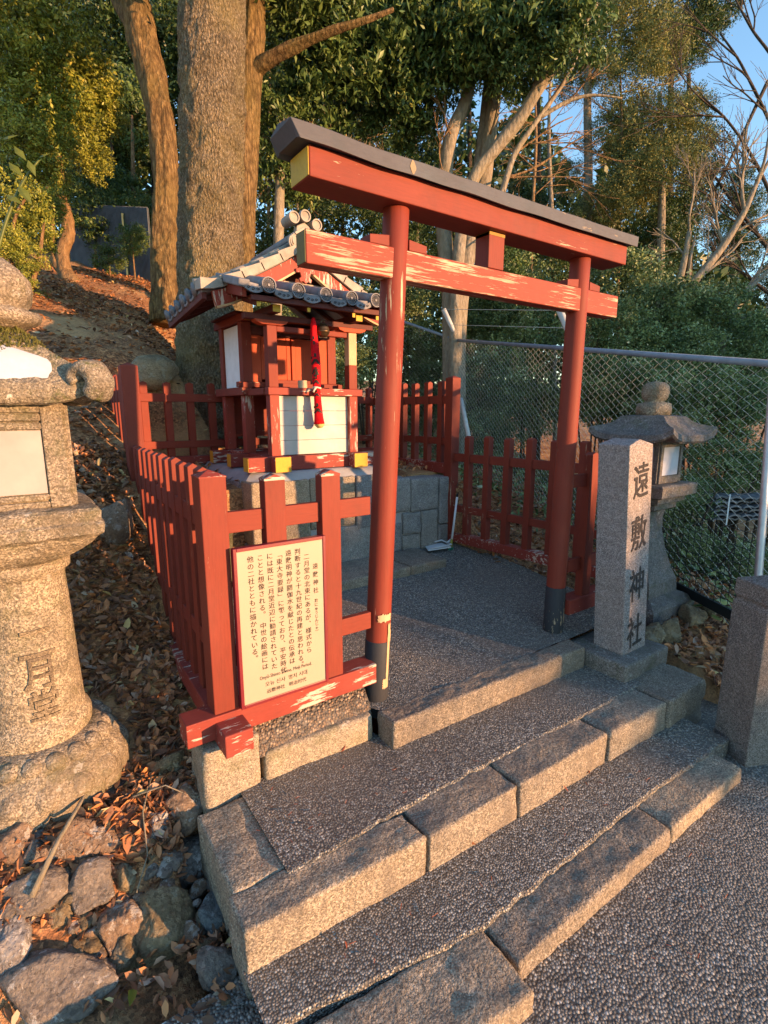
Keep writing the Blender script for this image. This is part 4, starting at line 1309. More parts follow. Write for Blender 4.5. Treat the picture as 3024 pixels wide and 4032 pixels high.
MB().tube([(.573, 1.52, 1.118), (.574, 1.52, 1.100), (.575, 1.52, 1.085)], [.030, .031, .018], 14, wob=.3, seed=2).build('straw_end', M['straw'], rope, smooth=True)
MB().tube([(.561 + .027 * math.cos(t), 1.525 + .027 * math.sin(t), 1.352 + .003 * math.sin(t * 2)) for t in np.linspace(0, 2 * math.pi, 17)], .006, 7, cap=False).build('tie_cord', M['cord'], rope, smooth=True)
MB().tube([(.548, 1.50, 1.352), (.538, 1.496, 1.35), (.528, 1.498, 1.335), (.522, 1.50, 1.322)], [.005, .007, .006, .007], 7).build('cord_tail', M['cord'], rope, smooth=True)
def on_cloth(ch, zc, size):           # brushed characters wrapped on the cloth
    vs, fs = glyph(ch, size, .004 * size / .06)
    zz = [p[2] for p in path][::-1]
    out = []
    for vx, vy, _ in vs:
        z = zc + vy - size * .38
        cx_ = float(np.interp(z, zz, [p[0] for p in path][::-1]))
        cy_ = float(np.interp(z, zz, [p[1] for p in path][::-1]))
        r = float(np.interp(z, zz, rad[::-1])) * 1.09 + .0015
        a = -math.pi / 2 - .55 + (vx - size * .5) / r
        out.append((cx_ + r * math.cos(a), cy_ + r * math.sin(a), z))
    m = MB()
    m.add(out, fs)
    m.build('brushed_character', M['ink'], rope)
for ch, zc, sz in (('十', 1.655, .050), ('大', 1.535, .072), ('小', 1.455, .06), ('大', 1.40, .05), ('大', 1.315, .045), ('大', 1.215, .066)):
    on_cloth(ch, zc, sz)
cup = thing('offering_cup', 'short pale wooden cup standing on the shelf left of the red cloth', 'cup', (.487, 1.585, 1.3497))
MB().lathe(.487, 1.585, [(.030, 1.3502), (.031, 1.352), (.0315, 1.399), (.031, 1.400), (.027, 1.400), (.026, 1.36)], 26).build('cup_body', M['cup'], cup, smooth=False)

# ------------------------------------------------------------------ stone lanterns
def hexfn(rot, n=6):
    st = 2 * math.pi / n
    def f(t, i):
        a = ((t - rot) % st) - st / 2       # corner at rot
        return math.cos(st / 2) / math.cos(a)
    return f
LA = (-1.178, .351)
lan = thing('stone_lantern', 'big weathered granite lantern with a mossy curled roof, at the left edge', 'stone lantern', (LA[0], LA[1], -.12))
ST_ = M['lantern']
def petals(n, amp, i0, i1):
    return lambda t, i: 1 + (amp * (abs(math.cos(n * t / 2)) ** .45 - .8) * (1 if i0 < i < i1 else .6) if i0 <= i <= i1 else 0)
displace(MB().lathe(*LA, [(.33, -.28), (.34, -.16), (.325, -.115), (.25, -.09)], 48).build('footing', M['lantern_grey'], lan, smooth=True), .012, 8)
b = MB().lathe(*LA, [(.25, -.115), (.262, -.085), (.268, -.05), (.266, -.02), (.256, .01), (.240, .04), (.222, .062), (.205, .072)], 240, fn=lambda t, i: 1 + (.11, .10, .08, .06, .04, .025, .01, 0)[i] * (abs(math.cos(9 * t)) ** .4 - .75)).build('lotus_base', ST_, lan, smooth=True)
displace(b, .004, 14, 2)
pm = MB()
for ring, (n_, rc, zc_, tw, rl, hh, tilt) in enumerate(((16, .236, .002, .046, .052, .030, .95), (20, .205, .088, .030, .028, .018, .8))):
    for k in range(n_):
        a = 2 * math.pi * (k + .5 * ring) / n_
        d = Vector((math.cos(a), math.sin(a), 0)); tq = Vector((-d.y, d.x, 0))
        ax = (d * math.cos(tilt) - Vector((0, 0, math.sin(tilt)))).normalized()
        nq = tq.cross(ax); nq = nq if nq.dot(d) > 0 else -nq
        c = Vector((LA[0], LA[1], zc_)) + d * rc
        U, W = 12, 7
        vs = []
        for i in range(W + 1):
            ph = math.pi * i / W
            for j in range(U):
                th = 2 * math.pi * j / U
                wy = math.sin(ph) ** .7 * math.cos(th)
                vs.append(c + ax * (-rl * math.cos(ph)) + tq * (tw * wy) + nq * (hh * math.sin(ph) * math.sin(th)))
        pm.add(vs, [(i * U + j, i * U + (j + 1) % U, (i + 1) * U + (j + 1) % U, (i + 1) * U + j) for i in range(W) for j in range(U)])
displace(pm.build('petal_carving', ST_, lan, smooth=True), .003, 20, 4)
b = MB().lathe(*LA, [(.222, .045), (.219, .07), (.208, .092), (.192, .108), (.17, .114)], 216, fn=lambda t, i: 1 + (.09, .07, .05, .02, 0)[i] * (abs(math.cos(12 * t)) ** .4 - .75)).build('lotus_base', ST_, lan, smooth=True)
b = MB().lathe(*LA, [(.155, .105), (.161, .12), (.162, .155), (.156, .174), (.146, .184), (.1435, .21), (.140, .35), (.135, .5), (.1295, .66), (.134, .680), (.150, .692), (.152, .718), (.142, .730)], 56).build('shaft', ST_, lan, smooth=True)
displace(b, .003, 16, 5)
def lsq(name, prof, mat, parent, seg=96, amp=.005, sd=1, curve=None, rnd=None):
    m = MB()
    vs = []
    for i, (r, z) in enumerate(prof):
        for j in range(seg):
            t = 2 * math.pi * j / seg
            h = 1 / max(abs(math.cos(t)), abs(math.sin(t)))
            k = (h - 1) / .4142
            if rnd:
                h = 1 + (h - 1) * rnd[i]
            vs.append((LA[0] + r * h * math.cos(t), LA[1] + r * h * math.sin(t), z + (curve(r, k) if curve else 0)))
    k = len(prof)
    m.add(vs, [(i * seg + j, i * seg + (j + 1) % seg, (i + 1) * seg + (j + 1) % seg, (i + 1) * seg + j) for i in range(k - 1) for j in range(seg)] + [tuple(range(seg - 1, -1, -1)), tuple(range((k - 1) * seg, k * seg))])
    return displace(m.build(name, mat, parent, smooth=False), amp, 13, sd)
lsq('lotus_bracket', [(.142, .724), (.17, .742), (.196, .766), (.214, .795), (.222, .818)], ST_, lan, rnd=[0, .3, .55, .8, 1], sd=7, seg=120)
lsq('platform', [(.222, .814), (.238, .826), (.2405, .856), (.232, .864), (.233, .896), (.225, .904), (.175, .912)], ST_, lan, amp=.006, sd=9)
FBR = .169
fb = lsq('fire_box', [(FBR, .905), (FBR, 1.225)], ST_, lan, amp=.002, sd=3)
for s, ax in ((-1, 'y'), (1, 'y'), (-1, 'x'), (1, 'x')):
    def slabL(mb, u0, u1, z0, z1, d0, d1):
        if ax == 'y':
            q = sorted((LA[1] + s * d0, LA[1] + s * d1))
            mb.box(LA[0] + u0, LA[0] + u1, q[0], q[1], z0, z1)
        else:
            q = sorted((LA[0] + s * d0, LA[0] + s * d1))
            mb.box(q[0], q[1], LA[1] + u0, LA[1] + u1, z0, z1)
        return mb
    slabL(MB(), -.104, .104, .955, 1.143, FBR + .001, FBR + .004).build('window_panel', M['paper'], fb)
    m = MB()
    for u0, u1, z0, z1 in ((-.163, -.107, .91, 1.22), (.107, .163, .91, 1.22), (-.107, .107, .91, .930), (-.107, .107, .934, .952), (-.107, .107, 1.146, 1.166), (-.107, .107, 1.170, 1.192), (-.107, .107, 1.195, 1.22)):
        slabL(m, u0, u1, z0, z1, FBR - .003, FBR + .012)
    displace(m.build('window_frame', ST_, fb, bevel=.004), .002, 20, 2)
# roof with curled corners
def rcurve(r, k):
    return .034 * k ** 3 * max(0, (r - .12) / .12) + .0
RP = [(.17, 1.222), (.228, 1.216), (.248, 1.222), (.256, 1.238), (.254, 1.258), (.245, 1.274), (.228, 1.288), (.206, 1.310), (.178, 1.338), (.150, 1.372), (.122, 1.402), (.098, 1.424), (.08, 1.438), (.06, 1.444)]
rf = lsq('roof', RP, M['lantern_roof'], lan, seg=128, amp=.008, sd=3, curve=rcurve, rnd=[1] * 9 + [.95, .85, .6, .3, 0])
for k in range(4):
    a = R(-45) + k * R(90)
    d = Vector((math.cos(a), math.sin(a), 0))
    s_ = Vector((-d.y, d.x, 0))
    c = Vector((LA[0], LA[1], 1.290)) + d * (.248 * 1.4142 - .016)
    m = MB()
    N2, N3 = 26, 16
    vs = []
    for i in range(N2):
        t = i / (N2 - 1) * 1.55 * math.pi - 1.1
        rad = .046 - .026 * i / (N2 - 1)
        th = .032 - .010 * i / (N2 - 1)
        p = c + d * (rad * math.cos(t)) + Vector((0, 0, rad * math.sin(t)))
        nn_ = d * math.cos(t) + Vector((0, 0, math.sin(t)))
        for j in range(N3):
            u = 2 * math.pi * j / N3
            vs.append(p + nn_ * (th * math.cos(u)) + s_ * (.052 * math.sin(u)))
    m.add(vs, [(i * N3 + j, i * N3 + (j + 1) % N3, (i + 1) * N3 + (j + 1) % N3, (i + 1) * N3 + j) for i in range(N2 - 1) for j in range(N3)] + [tuple(range(N3 - 1, -1, -1)), tuple(range((N2 - 1) * N3, N2 * N3))])
    displace(m.build('roof_curl', M['lantern_roof'], rf, smooth=True), .006, 18, k)
def top_z(x, y):
    u = max(abs(x - LA[0]), abs(y - LA[1]))
    mi = min(abs(x - LA[0]), abs(y - LA[1]))
    z = float(np.interp(-u, [-p[0] for p in RP[3:]], [p[1] for p in RP[3:]]))
    k = ((math.hypot(u, mi) / max(u, .001)) - 1) / .4142
    return z + rcurve(u, k)
NA, NB = 30, 7
m = MB()
vs = []
for i in range(NA):
    t = 2 * math.pi * i / NA
    for j in range(NB):
        f_ = j / (NB - 1)
        w_ = 1 + .16 * noise.noise((math.cos(t) * 2, math.sin(t) * 2, 0))
        x = LA[0] + .015 + f_ * .135 * w_ * math.cos(t) + .035 * f_ * math.sin(t) * -1
        y = LA[1] - .186 + f_ * .055 * w_ * math.sin(t)
        vs.append((x, y, top_z(x, y) + .013 - .012 * f_ ** 3))
m.add(vs, [(i * NB + j, ((i + 1) % NA) * NB + j, ((i + 1) % NA) * NB + j + 1, i * NB + j + 1) for i in range(NA) for j in range(NB - 1)])
m.build('cement_patch', M['patch'], rf, smooth=True)
m = MB()
for i in range(9000):
    x = LA[0] + random.uniform(-.2, .2)
    y = LA[1] + random.uniform(-.2, .2)
    u = max(abs(x - LA[0]), abs(y - LA[1]))
    if u > .195 or noise.noise((x * 14, y * 14, 3)) < -.22 + (u - .11) * 4.0:
        continue
    z = top_z(x, y) + .002
    h, w_ = random.uniform(.005, .014), .0035
    g = random.uniform(0, 6.28)
    m.add([(x - w_ * math.cos(g), y - w_ * math.sin(g), z), (x + w_ * math.cos(g), y + w_ * math.sin(g), z), (x + random.uniform(-.006, .006), y + random.uniform(-.006, .006), z + h)], [(0, 1, 2)])
mo = m.build('moss', M['moss'], rf)
mo['kind'] = 'stuff'
b = MB().lathe(*LA, [(.06, 1.438), (.105, 1.442), (.112, 1.452), (.140, 1.460), (.152, 1.474), (.146, 1.490), (.122, 1.500), (.114, 1.506), (.128, 1.52), (.140, 1.55), (.136, 1.585), (.113, 1.615), (.077, 1.64), (.033, 1.665), (.008, 1.69)], 40).build('finial', M['lantern'], lan, smooth=True)
displace(b, .010, 12, 6)
# carved characters on the shaft
def on_shaft(ch, zc, size, r, a0):
    vs, fs = glyph(ch, size, .012 * size)
    bm = bmesh.new()
    bv = [bm.verts.new(v) for v in vs]
    for f in fs:
        try:
            bm.faces.new([bv[i] for i in f])
        except ValueError:
            pass
    for _ in range(4):
        le = [e for e in bm.edges if e.calc_length() > .010]
        if not le:
            break
        bmesh.ops.subdivide_edges(bm, edges=le, cuts=1)
        bmesh.ops.triangulate(bm, faces=bm.faces[:])
    bm.verts.index_update()
    vs = [tuple(v.co) for v in bm.verts]
    fs = [tuple(v.index for v in f.verts) for f in bm.faces]
    bm.free()
    m = MB()
    out = []
    for vx, vy, _ in vs:
        zz_ = zc + (vy - size * .38)
        rz_ = float(np.interp(zz_, [.21, .35, .5, .66], [.1435, .140, .135, .1295])) + .006
        a = a0 + (vx - size / 2) * .86 / rz_
        out.append((LA[0] + rz_ * math.cos(a), LA[1] + rz_ * math.sin(a), zz_))
    m.add(out, fs)
    o = m.build('carved_character', M['carve'], lan)
    so = o.modifiers.new('thick', 'SOLIDIFY')
    so.thickness = .006
    return o
for ch, zc, s in (('二', .475, .13), ('月', .375, .12), ('堂', .262, .112)):
    on_shaft(ch, zc, s, float(np.interp(zc, [.2, .35, .5, .66], [.1437, .140, .135, .1295])), R(-80))

# right lantern (square plan)
LB = (2.13, .05)
lb = thing('stone_lantern', 'smaller grey square lantern in shade behind the inscribed pillar at right', 'stone lantern', (LB[0], LB[1], -.09))
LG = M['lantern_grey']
SQ = R(45)
def sq(name, prof, mat=LG, parent=lb, seg=56, amp=.004, sd=1, curve=None):
    m = MB()
    vs = []
    for r, z in prof:
        for j in range(seg):
            t = 2 * math.pi * j / seg
            h = 1 / max(abs(math.cos(t)), abs(math.sin(t)))
            k = (h - 1) / .4142
            dz = curve(r, k) if curve else 0
            vs.append((LB[0] + r * h * math.cos(t), LB[1] + r * h * math.sin(t), z + dz))
    k = len(prof)
    m.add(vs, [(i * seg + j, i * seg + (j + 1) % seg, (i + 1) * seg + (j + 1) % seg, (i + 1) * seg + j) for i in range(k - 1) for j in range(seg)] + [tuple(range(seg - 1, -1, -1)), tuple(range((k - 1) * seg, k * seg))])
    o = m.build(name, mat, parent)
    return displace(o, amp, 12, sd)
sq('base', [(.25, -.25), (.255, -.09), (.255, .0), (.24, .02), (.175, .05)], sd=1)
sq('shaft', [(.172, .045), (.168, .13), (.140, .20), (.105, .33), (.085, .45), (.08, .53), (.09, .585)], sd=2)
sq('platform', [(.09, .58), (.13, .60), (.132, .632), (.165, .645), (.168, .675), (.21, .69), (.212, .752), (.20, .762)], sd=3)
fb2 = sq('fire_box', [(.128, .76), (.128, 1.02)], sd=4, amp=.002)
for s, ax in ((-1, 'y'), (1, 'y'), (-1, 'x'), (1, 'x')):
    fr_ = MB()
    pa = MB()
    def slabq(mb, u0, u1, z0, z1, d0, d1):
        if ax == 'y':
            ys = sorted((LB[1] + s * d0, LB[1] + s * d1))
            mb.box(LB[0] + u0, LB[0] + u1, ys[0], ys[1], z0, z1)
        else:
            xs = sorted((LB[0] + s * d0, LB[0] + s * d1))
            mb.box(xs[0], xs[1], LB[1] + u0, LB[1] + u1, z0, z1)
    for u0, u1, z0, z1 in ((-.13, -.10, .765, 1.02), (.10, .13, .765, 1.02), (-.10, .10, .765, .81), (-.10, .10, .985, 1.02)):
        slabq(fr_, u0, u1, z0, z1, .129, .142)
    slabq(pa, -.098, .098, .812, .983, .129, .133)
    fr_.build('window_frame', LG, fb2, bevel=.003)
    pa.build('window_panel', M['patch'], fb2)
sq('roof', [(.12, 1.015), (.255, 1.012), (.268, 1.025), (.262, 1.058), (.235, 1.075), (.20, 1.098), (.17, 1.125), (.145, 1.155), (.135, 1.168), (.08, 1.175)], sd=5, amp=.005, curve=lambda r, k: .045 * k ** 2.5 * max(0, (r - .15) / .11))
b = MB().lathe(*LB, [(.085, 1.172), (.10, 1.178), (.102, 1.215), (.095, 1.245), (.06, 1.252), (.055, 1.258), (.072, 1.275), (.080, 1.31), (.074, 1.345), (.052, 1.368), (.012, 1.378)], 32).build('finial', M['lantern'], lb, smooth=True)
displace(b, .006, 16, 7)

# ------------------------------------------------------------------ inscribed pillar, bollard
pil = thing('inscribed_pillar', 'square pink grey granite pillar with four dark carved characters, standing on a plinth right of the torii', 'stone pillar', (1.38, -.28, -.12))
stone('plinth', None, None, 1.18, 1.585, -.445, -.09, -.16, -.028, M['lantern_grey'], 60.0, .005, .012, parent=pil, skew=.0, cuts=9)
bc = [(1.277, -.367), (1.492, -.367), (1.492, -.20), (1.277, -.20)]
tc = [(1.222, -.337), (1.432, -.337), (1.432, -.172), (1.222, -.172)]
m = MB()
NZ = 24
vs = []
for i in range(NZ + 1):
    f_ = i / NZ
    for (bx, by), (tx, ty) in zip(bc, tc):
        vs.append((bx + (tx - bx) * f_, by + (ty - by) * f_, -.03 + 1.07 * f_))
mx, my = 1.327, -.2545
vs.append((mx, -.325, 1.066))
vs.append((mx, -.185, 1.066))
t0 = NZ * 4
fs = [(i * 4 + k, i * 4 + (k + 1) % 4, i * 4 + 4 + (k + 1) % 4, i * 4 + 4 + k) for i in range(NZ) for k in range(4)]
a, b_ = len(vs) - 2, len(vs) - 1
fs += [(3, 2, 1, 0), (t0, t0 + 1, a), (t0 + 1, t0 + 2, b_, a), (t0 + 2, t0 + 3, b_), (t0 + 3, t0, a, b_)]
m.add(vs, fs)
sh_ = m.build('shaft', M['granite_pillar'], pil, bevel=.006)
def on_pillar(ch, zc, size, sx, sy, dx):
    vs, fs = [], []
    g0 = glyph(ch, size, 0)
    for k, (ox, oy) in enumerate(((0, 0), (.0022, .001), (-.0022, -.001), (.0005, .0022))):
        fs += [tuple(i + len(vs) for i in f) for f in g0[1]]
        vs += [(vx + ox, vy + oy, k * .0003) for vx, vy, _ in g0[0]]
    out = []
    for vx, vy, dz_ in vs:
        z = zc + (vy - size * .38) * sy
        f_ = (z + .03) / 1.07
        xl = bc[0][0] + (tc[0][0] - bc[0][0]) * f_
        yl = bc[0][1] + (tc[0][1] - bc[0][1]) * f_
        u = (vx - size / 2)
        w = 1 + .12 * noise.noise((vx * 60, vy * 60, 1))
        out.append((xl + .107 + dx + u * sx * w, yl - .0022 - dz_, z + .10 * u))
    MB().add(out, fs).build('carved_character', M['carve_dark'], pil)
for ch, zc, dx in (('遠', .868, .002), ('敷', .606, -.002), ('神', .338, .0), ('社', .085, -.004)):
    on_pillar(ch, zc, .165, .86, 1.12, dx)

bo = thing('bollard', 'square brown granite bollard with a groove under its pitched top, at the right edge', 'bollard', (1.46, -.90, -.34))
cc_ = np.array([1.325, -.938])
e1 = np.array([.41, .912]); e2 = np.array([.912, -.41])
def bsec(z, ins):
    w = .185
    return [tuple(cc_ + e1 * (ins if i in (0, 3) else w - ins) + e2 * (ins if i in (0, 1) else w - ins)) + (z,) for i in range(4)]
m = MB()
secs = [(-.36, 0), (.05, .002), (.375, .004), (.385, .012), (.397, .012), (.407, .004), (.478, .006)]
vs = []
for z, ins in secs:
    vs += bsec(z, ins)
ctr = cc_ + (e1 + e2) * .0925
vs.append((ctr[0], ctr[1], .512))
k = len(secs)
m.add(vs, [(i * 4 + j, i * 4 + (j + 1) % 4, i * 4 + 4 + (j + 1) % 4, i * 4 + 4 + j) for i in range(k - 1) for j in range(4)] + [(3, 2, 1, 0)] + [((k - 1) * 4 + j, (k - 1) * 4 + (j + 1) % 4, k * 4) for j in range(4)])
m.build('stone_post', M['granite_bollard'], bo, bevel=.007)

# ------------------------------------------------------------------ wire fences
Rn = np.array([2.16, -.98]); Lf = at(987, 735, 7.3)[:2]
ztR, ztL = 1.375, float(at(987, 735, 7.3)[2])
ch = thing('chain_link_fence', 'chain link fence with a blue grey top rail running along the right bank', 'fence', (2.3, -.5, 0))
Lb2 = at(880, 698, 8.0); Lb3 = at(790, 672, 8.8)
def run(p, q, zp, zq, cell, name):
    p, q = np.array(p), np.array(q)
    Lg = np.linalg.norm(q - p)
    d = (q - p) / Lg
    n_ = int(Lg / cell)
    m = MB()
    for i in range(n_):
        s0 = (i + .5) * cell
        c = p + d * s0
        zt = zp + (zq - zp) * s0 / Lg
        zb = max(zt - 2.3, float(H(c[0], c[1])) + .02)
        k = int((zt - zb) / (cell * .55))
        pts = []
        for j in range(k + 1):
            o = cell * .5 * (1 if ((j + i) % 2) else -1)
            e = .004 * (1 if (j + i) % 2 else -1)
            pp = p + d * (s0 + o)
            pts.append((pp[0] + d[1] * e, pp[1] - d[0] * e, zt - j * cell * .55))
        if len(pts) > 2:
            m.tube(pts, .0017, 3, cap=False)
    o = m.build(name, M['wire'], ch)
    return o
run(Rn, Lf, ztR, ztL, .054, 'wire_mesh')
run(Lf, Lb2[:2], ztL, float(Lb2[2]), .062, 'wire_mesh')
run(Lb2[:2], Lb3[:2], float(Lb2[2]), float(Lb3[2]), .07, 'wire_mesh')
P3 = lambda xy, z: (float(xy[0]), float(xy[1]), float(z))
MB().tube([P3(Rn, ztR), P3(Lf, ztL)], .021, 10).build('top_rail', M['steel_blue'], ch, smooth=True)
MB().tube([P3(Lf, ztL), P3(Lb2[:2], Lb2[2]), P3(Lb3[:2], Lb3[2])], .021, 10).build('top_rail', M['steel_blue'], ch, smooth=True)
arm = at(958, 668, 7.2)
MB().tube([P3(Lf, .2), P3(Lf, ztL + .03), P3(arm[:2], arm[2])], .034, 10).build('fence_post', M['post_white'], ch, smooth=True)
br = at(1016, 960, 6.6)
MB().tube([P3(at(996, 862, 7.1)[:2], at(996, 862, 7.1)[2]), P3(br[:2], br[2])], .028, 8).build('brace', M['post_white'], ch, smooth=True)
a2 = at(1216, 665, 5.6); a3 = at(1206, 690, 5.6)
d_ = (Lf - Rn) / np.linalg.norm(Lf - Rn)
mid = Rn + d_ * 2.45
zm = ztR + (ztL - ztR) * 2.45 / np.linalg.norm(Lf - Rn)
MB().tube([P3(mid, .1), P3(mid, zm + .02), P3(mid + np.array([-.12, .10]), zm + .34)], .03, 10).build('fence_post', M['post_white'], ch, smooth=True)
MB().tube([P3(mid + np.array([-.12, .10]), zm + .33), P3(arm[:2], arm[2])], .003, 4).build('barbed_wire', M['wire'], ch)
MB().tube([P3(mid + np.array([-.06, .05]), zm + .18), P3((arm[:2] + Lf) / 2, (arm[2] + ztL) / 2)], .003, 4).build('barbed_wire', M['wire'], ch)
gp_ = thing('steel_pipe', 'slanting galvanised steel pipe rising behind the bollard at the right edge', 'pipe', (2.25, -.55, -.1))
pb, pt = at(1634, 1300, 2.75), at(1664, 900, 2.75)
MB().tube([tuple(pb + (pb - pt) * .35), tuple(pb), tuple(pt), tuple(pt + (pt - pb) * .2)], .0195, 14).build('pipe', M['steel'], gp_, smooth=True)
wm = thing('weld_mesh_fence', 'low black weld mesh fence with a dark bottom strip behind the right lantern', 'fence', (2.3, -.4, .03))
A_, B_ = np.array([2.15, -.56]), np.array([3.75, 2.42])
Lw = np.linalg.norm(B_ - A_)
dw = (B_ - A_) / Lw
m = MB()
for i in range(int(Lw / .055)):
    c = A_ + dw * (i * .055)
    z0 = .04 + .06 * i * .055 / Lw
    m.tube([P3(c, z0), P3(c, z0 + .52)], .0022, 4, cap=False)
for k in range(11):
    z = .05 + k * .048
    m.tube([P3(A_, z), P3(B_, z + .06)], .0022, 4, cap=False)
m.build('mesh_panel', M['mesh_black'], wm)
MB().bar(P3(A_, .025), P3(B_, .085), .018, .06, (dw[1], -dw[0], 0)).build('bottom_strip', M['mesh_black'], wm)

gf = thing('panel_fence', 'blue grey ribbed fence panel with a green frame far back on the left slope', 'fence', tuple(at(250, 620, 9.0)))
c0, c1 = at(160, 610, 9.4), at(332, 632, 8.4)
c0[2] -= .1; c1[2] -= .15
t0_, t1_ = at(160, 452, 9.4), at(332, 460, 8.4)
m = MB()
for i in range(70):
    f_ = i / 69
    b0 = c0 + (c1 - c0) * f_
    q0 = t0_ + (t1_ - t0_) * f_
    m.tube([tuple(b0), tuple(np.array([b0[0], b0[1], q0[2]]))], .0085, 5, cap=False)
m.build('ribs', plain('ribbed_sheet', (.09, .11, .14), .6, .3, 5, .2), gf)
m = MB()
dq = np.array([.02, .03, 0])
m.add([tuple(c0 + dq), tuple(c1 + dq), (c1[0] + .02, c1[1] + .03, t1_[2]), (c0[0] + .02, c0[1] + .03, t0_[2])], [(0, 1, 2, 3)])
o = m.build('sheet', M['panel_blue'], gf)
o.modifiers.new('thick', 'SOLIDIFY').thickness = .012
xx = c0 + (c1 - c0) * .72
m = MB().bar(tuple(xx + np.array([-.01, -.03, -.1])), (xx[0] - .01, xx[1] - .03, t1_[2]), .05, .04, (1, 0, 0))
m.bar(tuple(c0 + np.array([0, -.03, .05])), tuple(xx + np.array([0, -.03, .05])), .035, .04)
m.bar((c0[0], c0[1] - .03, t0_[2] - .08), (xx[0], xx[1] - .03, xx[2] + .75), .03, .03)
m.build('frame', M['panel_green'], gf)

# ------------------------------------------------------------------ broom, dustpan, tile stack
br_ = thing('broom', 'small hand broom with a white handle and green bristles leaning on the tall right post', 'broom', (1.61, 1.30, .09))
MB().tube([(1.617, 1.30, .19), (1.676, 1.315, .53)], .0085, 10).build('handle', M['plastic_w'], br_, smooth=True)
MB().tube([(1.676, 1.315, .53), (1.680, 1.316, .556)], [.0095, .008], 10).build('grip_end', M['mesh_black'], br_, smooth=True)
MB().tube([(1.604, 1.297, .135), (1.611, 1.299, .165), (1.618, 1.301, .198)], [.018, .012, .009], 10).build('ferrule', M['plastic_o'], br_, smooth=True)
m = MB()
for i in range(70):
    a = random.uniform(-1, 1)
    b_ = random.uniform(-1, 1)
    m.tube([(1.604 + a * .012, 1.297 + b_ * .008, .145), (1.600 + a * .026, 1.292 + b_ * .016, .082 + .012 * random.random())], .0024, 3)
bb = m.build('bristles', M['plastic_g'], br_)
dp = thing('dustpan', 'flat white plastic dustpan lying on the gravel by the broom', 'dustpan', (1.545, 1.36, .12))
m = MB()
pts = [(1.40, 1.33), (1.585, 1.27), (1.60, 1.40), (1.47, 1.46)]
m.add([(x, y, .128 + (.006 if i in (0, 3) else .02)) for i, (x, y) in enumerate(pts)] + [(x, y, .122 + (.004 if i in (0, 3) else .016)) for i, (x, y) in enumerate(pts)], [(0, 1, 2, 3), (7, 6, 5, 4), (0, 4, 5, 1), (1, 5, 6, 2), (2, 6, 7, 3), (3, 7, 4, 0)])
m.build('tray', M['plastic_w'], dp)
MB().tube([(1.42, 1.335, .14), (1.586, 1.268, .165), (1.602, 1.402, .17), (1.475, 1.465, .145)], .006, 7).build('raised_rim', M['plastic_w'], dp, smooth=True)
MB().tube([(1.593, 1.335, .160), (1.63, 1.325, .185)], .009, 8).build('handle', M['plastic_w'], dp, smooth=True)
tb = at(1588, 1128, 4.6)
ts = thing('tile_stack', 'heap of old grey roof tiles bound with white straps on the bank beyond the wire', 'tile stack', tuple(tb))
for r in range(6):
    for k in range(5):
        c = tb + RGT * (-.22 + k * .105 + .02 * (r % 2)) + np.array([0, 0, .03 + r * .038]) + FWD * (.03 * math.sin(r * 3 + k))
        u, v = RGT * .05, FWD * .11
        m = MB()
        vs = []
        for a in range(7):
            f_ = a / 6 * 2 - 1
            z = .016 * (1 - f_ * f_)
            for w in (-1, 1):
                for h in (0, .014):
                    vs.append(tuple(c + u * f_ + v * w + np.array([0, 0, z + h])))
        m.add(vs, [x for a in range(6) for x in ((a * 4, a * 4 + 4, a * 4 + 5, a * 4 + 1), (a * 4 + 2, a * 4 + 3, a * 4 + 7, a * 4 + 6), (a * 4, a * 4 + 2, a * 4 + 6, a * 4 + 4), (a * 4 + 1, a * 4 + 5, a * 4 + 7, a * 4 + 3))] + [(0, 1, 3, 2), (24, 26, 27, 25)])
        m.build('roof_tile', M['tile'], ts)
for s in (-.16, .18):
    c = tb + RGT * s - FWD * .125
    MB().bar(tuple(c + np.array([0, 0, .0])), tuple(c + np.array([0, 0, .27])), .012, .003, tuple(RGT)).build('strap', M['plastic_w'], ts)

# ------------------------------------------------------------------ twigs
def twig(label, pts, r0, r1):
    n = len(pts)
    t = thing('twig', label, 'twig', tuple(pts[0]))
    MB().tube([tuple(p) for p in pts], [r0 + (r1 - r0) * i / (n - 1) for i in range(n)], 7, wob=.3, seed=random.random() * 9).build('stem', M['bark_pale'], t, smooth=True)
    return t
def bk(px, py, lift):
    return hit(px, py, lift)
twig('longest pale stick lying across the rocks under the big lantern', [bk(202, 1725, .06), bk(175, 1790, .08), bk(135, 1870, .09), bk(112, 1930, .10), bk(75, 1985, .07)], .005, .009)
twig('thin twig running down the middle of the rocky bank', [bk(330, 1705, .05), bk(312, 1790, .06), bk(322, 1880, .05), bk(300, 1975, .07)], .003, .002)
twig('thin twig lying level against the corner stone and the steps', [bk(290, 1750, .05), bk(360, 1725, .05), bk(420, 1745, .04), bk(495, 1757, .03)], .003, .002)

